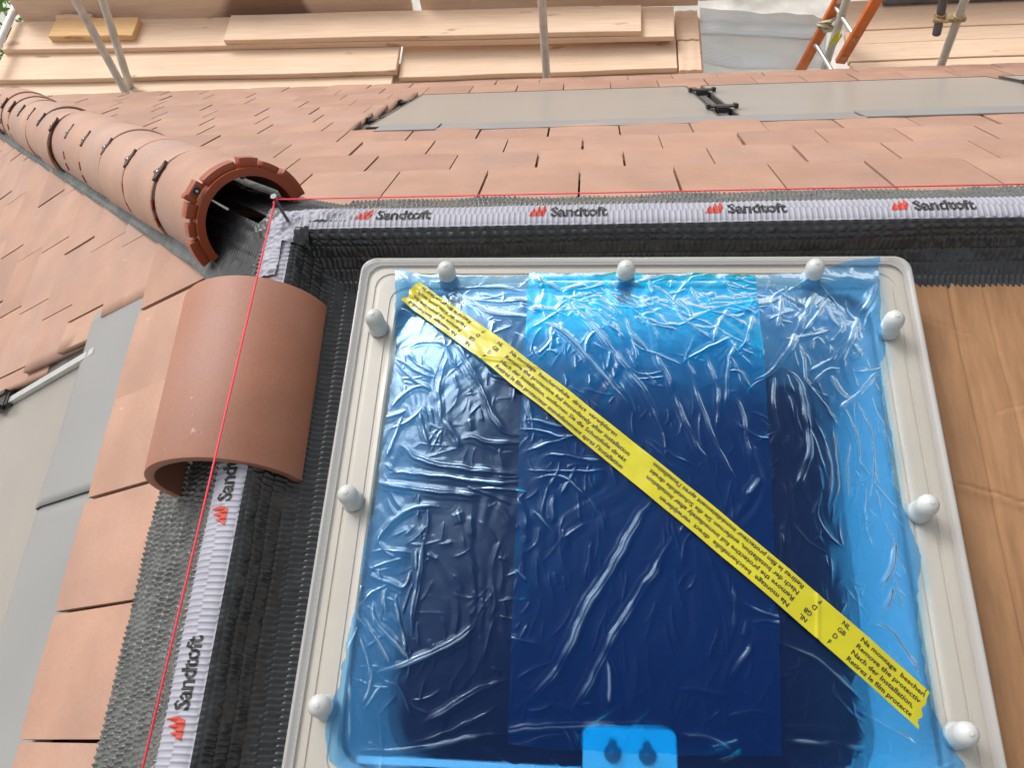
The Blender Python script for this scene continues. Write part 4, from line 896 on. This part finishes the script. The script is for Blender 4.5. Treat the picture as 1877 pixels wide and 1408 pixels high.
# ------------------------------------------------------------------ scaffold: boards, toe boards, tubes, ladder, sheet
def board(x0, x1, y0, y1, zt, label, mat='board', th=.038, tilt=0, cat='scaffold board', name='scaffold_board', grp='timber scaffold boards beyond the eaves', rot=0):
    c = Vector(((x0+x1)/2, (y0+y1)/2, zt-th/2))
    mb = MB(); nx = 14
    v = []; f = []
    for i in range(nx+1):
        x = -(x1-x0)/2+(x1-x0)*i/nx; w = .004*math.sin(i*.9+x0*5)
        for y, z in ((-(y1-y0)/2, -th/2), ((y1-y0)/2, -th/2), ((y1-y0)/2, th/2), (-(y1-y0)/2, th/2)): v.append((x, y+w*.4, z+w*.35))
    for i in range(nx):
        for j in range(4): f.append((i*4+j, i*4+(j+1) % 4, i*4+4+(j+1) % 4, i*4+4+j))
    f += [(0, 3, 2, 1), (nx*4, nx*4+1, nx*4+2, nx*4+3)]
    me = mb.add(v, f).me(name, bevel=.003, seg=1, auto=35)
    o = link(name, me, M[mat]); o.location = c; o.rotation_euler = (tilt, 0, rot+random.uniform(-.002, .002))
    return tag(o, label, cat, grp)
ZP = -2.50
board(-3.43, -.672, 2.90, 3.215, ZP, 'long timber board nearest the eaves at left, ending below the stepped board end', rot=-.020)
board(-3.43, -.640, 3.160, 3.41, ZP+.04, 'timber board behind the nearest one at left, its square end seen mid picture', rot=-.014)
board(-.632, 1.150, 3.128, 3.42, ZP-.005, 'timber board at the eaves in mid picture, crossed by the central tube')
board(-3.41, 1.136, 3.366, 3.64, ZP+.08, 'long timber board lying on top across the left and centre, thick edge showing', rot=-.025)
board(-1.81, .927, 3.357, 3.595, ZP+.12, 'uppermost stacked timber board with a pale stained end, behind the central tube', rot=-.023)
board(-.95, 1.32, 2.88, 3.30, ZP-.047, 'lower timber board under the mid picture board, right at the eaves')
board(.60, 1.32, 3.31, 3.66, ZP-.047, 'lower timber board under the board ends left of the plastic sheet')
board(1.155, 1.30, 3.372, 3.64, ZP+.0, 'short timber board end left of the plastic sheet')
board(1.160, 1.30, 3.105, 3.365, ZP-.004, 'timber board end left of the plastic sheet, nearest the eaves')
board(2.20, 5.2, 2.90, 3.122, ZP, 'timber board nearest the eaves at right, behind the right tube')
board(2.19, 5.2, 3.126, 3.272, ZP+.006, 'second timber board from the eaves at right of the ladder')
board(2.20, 5.2, 3.276, 3.390, ZP+.002, 'third timber board from the eaves at right of the ladder')
board(2.22, 5.2, 3.394, 3.66, ZP+.004, 'rearmost timber board at right, stained dark beside the ladder top')
board(-3.06, -2.455, 3.470, 3.645, ZP+.13, 'short fresh timber offcut resting on the board at top left', 'offcut', .05, cat='timber offcut', name='timber_offcut', grp=None, rot=-.04)
board(-3.06, -2.80, 3.648, 3.685, ZP+.135, 'small pale strip of wood behind the fresh offcut at top left', 'board', .04, cat='timber offcut', name='timber_offcut', grp=None, rot=-.03)
def toe(x0, x1, y, label, mat='board_edge', rot=-.025):
    return board(x0, x1, y, y+.038, ZP+.36, label, mat, .33, name='toe_board', cat='toe board', grp='toe boards on edge behind the platform', rot=rot)
toe(-3.36, -.575, 3.685, 'weathered toe board on edge at top left with a dark damp stain')
toe(-.515, 1.30, 3.650, 'weathered toe board on edge at top centre, right of the bright gap', rot=-.01)
toe(1.31, 2.42, 3.68, 'brown toe board on edge above the plastic sheet', rot=0)
toe(2.44, 5.2, 3.665, 'weathered toe board on edge at top right behind the short tube', rot=0)
TUBE = .02415
def pole(p, q, label, mat='galv', r=TUBE, grp='steel scaffold tubes', sub=None):
    o = MB().tube([p, q], r, 18).obj('scaffold_tube', M[mat], smooth=True, auto=40)
    return tag(o, label, 'scaffold tube', grp)
pole((-2.45, 3.00, -2.80), (-2.295, 3.00, -1.12), 'steel scaffold tube at left, the front one of the crossing pair')
pole((-2.53, 3.12, -2.80), (-2.10, 3.10, -1.2), 'steel scaffold tube at left, the rear one of the crossing pair')
pole((.337, 2.98, -2.85), (.330, 2.98, -1.2), 'upright steel scaffold tube in the centre in front of the boards')
pole((2.72, 3.0, -2.80), (2.575, 3.0, -1.2), 'long upright steel scaffold tube at right with coupler')
pole((2.587, 3.02, -2.215), (2.40, 3.02, -1.3), 'short dark scaffold tube end clamped beside the right upright', 'galv_dark')
pole((-3.40, 2.80, -2.36), (-3.385, 3.80, -2.36), 'pale scaffold tube at the top left edge beside the green bush', 'white_tube')
pole((2.46, 3.61, -2.47), (5.2, 3.61, -2.47), 'horizontal rusty grey tube along the top right edge', 'galv_dark')
cp = empty('tube_coupler', (2.62, 3.0, -2.10), 'rusty swivel coupler joining the short tube to the right upright', 'coupler')
for (x, y, z) in ((2.655, 3.0, -2.09), (2.562, 3.02, -2.09)):
    MB().lathe([(.026, -.018), (.031, -.016), (.031, .016), (.026, .018)], (x, y, z), 18).obj('collar', M['brass'], cp, smooth=True, auto=40)
for dx in (-.062, .055):
    MB().tube([(2.61+dx*1.3, 2.985, -2.09), (2.61+dx*.3, 2.965, -2.088)], .009, 8).lathe([(.014, -.009), (.014, .009)], (2.61+dx*1.3, 2.982, -2.09), 6).obj('bolt', M['brass'], cp)
MB().box((2.61, 2.995, -2.09), (.06, .05, .022)).obj('swivel', M['brass'], cp, bevel=.004)
# ladder leaning through the opening
ld = empty('ladder', (1.98, 3.08, -2.7), 'orange ladder with grey rungs leaning up through the scaffold opening', 'ladder')
LA = [Vector((1.988, 3.35, -2.775)), Vector((2.073, 3.10, -2.79))]
LD = Vector((.19, 0, 1)).normalized(); LN = Vector((0, -1, 0)); LS = LD.cross(LN).normalized()
for k, a in enumerate(LA):
    R = Matrix((LS, LD, LN)).transposed().to_4x4(); R.translation = a
    mb = MB(); y0 = -.30 if k == 0 else .31
    mb.box((0, (y0+1.3)/2, 0), (.060, 1.3-y0, .012), R).box((-.027, (y0+1.3)/2, -.016), (.006, 1.3-y0, .022), R).box((.027, (y0+1.3)/2, -.016), (.006, 1.3-y0, .022), R)
    st = mb.obj('stile', M['orange'], ld, bevel=.002, seg=1)
    for q in ((.22, .55, .85) if k == 0 else (.36, .50, .80)):
        p = a+LD*q+LN*.007; MB().lathe([(.015, 0), (.015, .003), (.009, .003), (.009, .005)], p, 12, Matrix((LS, LD, LN)).transposed()).obj('rung_end', M['alu'] if k == 0 else M['brass'], st)
for q in (.225, .505, .785, 1.06):
    MB().tube([LA[0]+LD*q, LA[1]+LD*q], .0135, 10).obj('rung', M['alu'], ld, smooth=True, auto=40)
pole((2.115, 3.28, -2.95), (2.105, 3.28, -1.7), 'grey scaffold tube standing behind the orange ladder')
rope = MB().tube([LA[0]+LD*.34+LS*.05, LA[0]+LD*.35+LN*.03, LA[0]+LD*.36-LS*.05, LA[0]+LD*.385+LN*.03+LS*.04, LA[0]+LD*.395-LS*.05+LN*.01, LA[0]+LD*.42+LN*.025, LA[0]+LD*.44+LS*.05], .012, 8)
tag(rope.obj('rope_lashing', simple('pale_rope', (.55, .50, .36), .8, var=.3, scale=60), smooth=True), 'pale rope lashing wrapped round the left stile of the orange ladder', 'rope')
gl_ = MB()
for k in range(7):
    a = Vector((2.10+random.uniform(-.02, .02), 3.22, -2.36)); gl_.add([a, a+Vector((.014, .0, -.02)), a+Vector((random.uniform(-.03, .02), -.01, -.085-random.uniform(0, .03)))], [(0, 1, 2)])
tag(gl_.obj('ribbon', simple('yellow_ribbon', (.70, .75, .02), .5)), 'small frayed yellow ribbon hanging between the ladder stiles', 'ribbon')
# reinforced plastic sheet in the ladder opening, slumped over a tube
n, m = 60, 40
us = np.linspace(0, 1, n); vs = np.linspace(0, 1, m); U, V = np.meshgrid(us, vs, indexing='ij')
X = 1.318+.80*U+.05*V; Y = 3.665-.235*V-.13*U*(1-V); Z = ZP-.01-.36*V
Y = Y-.075*np.exp(-((V-.25)/.05)**2)*np.clip((.95-U)*12, 0, 1)-.11*np.exp(-((V-.62-.30*U)/.07)**2)*np.clip(1.2-U, 0, 1)
Z = Z+.0*V-.02*V*np.sin(U*5)+.012*vnoise(U*6, V*6, 88)+.02*np.clip(U-.7, 0, 1)*vnoise(U*16, V*12, 89)*3
me = gridmesh('plastic_sheet', np.stack([X, Y, Z], -1))
uvl = me.uv_layers.new(name='UVMap'); lv = np.empty(len(me.loops), np.int32); me.loops.foreach_get('vertex_index', lv)
uvv = np.stack([U.ravel()*1.3, V.ravel()], -1)[lv]; uvl.data.foreach_set('uv', uvv.astype(np.float32).ravel())
tag(link('plastic_sheet', me, M['sheet']), 'translucent white reinforced plastic sheet covering the opening beside the ladder', 'plastic sheet')
tag(MB().tube([(1.25, 3.640, ZP-.10), (2.10, 3.55, ZP-.10)], .024, 14).obj('scaffold_tube', M['galv'], smooth=True, auto=40), 'horizontal steel tube under the white plastic sheet', 'scaffold tube', 'steel scaffold tubes')

# ------------------------------------------------------------------ bush beyond the scaffold at top left
bu = empty('bush', (-4.6, 4.9, -5.2), 'bright green leafy bush beyond the scaffold at the top left corner', 'bush')
MB().tube([(-4.6, 4.9, -5.2), (-4.5, 5.0, -4.2), (-4.65, 4.9, -3.4)], [.07, .05, .02], 8).tube([(-4.5, 5.0, -4.2), (-4.1, 4.7, -3.3)], [.04, .012], 8).obj('trunk', M['bark'], bu, smooth=True)
v = []; f = []
for k in range(4500):
    d = rng.normal(size=3); d /= np.linalg.norm(d); r = rng.uniform(.35, 1)**.5
    c = np.array([-4.75, 4.9, -3.55])+d*r*np.array([1.25, 1.0, 1.2])*(1+.25*math.sin(d[0]*7+d[2]*5))
    a = rng.normal(size=3); a /= np.linalg.norm(a); b = np.cross(a, rng.normal(size=3)); b /= np.linalg.norm(b)
    L = rng.uniform(.05, .10); w = L*.4; i = len(v)
    v += [c-a*L*.5, c+b*w*.5, c+a*L*.5, c-b*w*.5]; f.append((i, i+1, i+2, i+3))
o = MB().add(v, f).obj('foliage', M['leaf'], bu); o['kind'] = 'stuff'
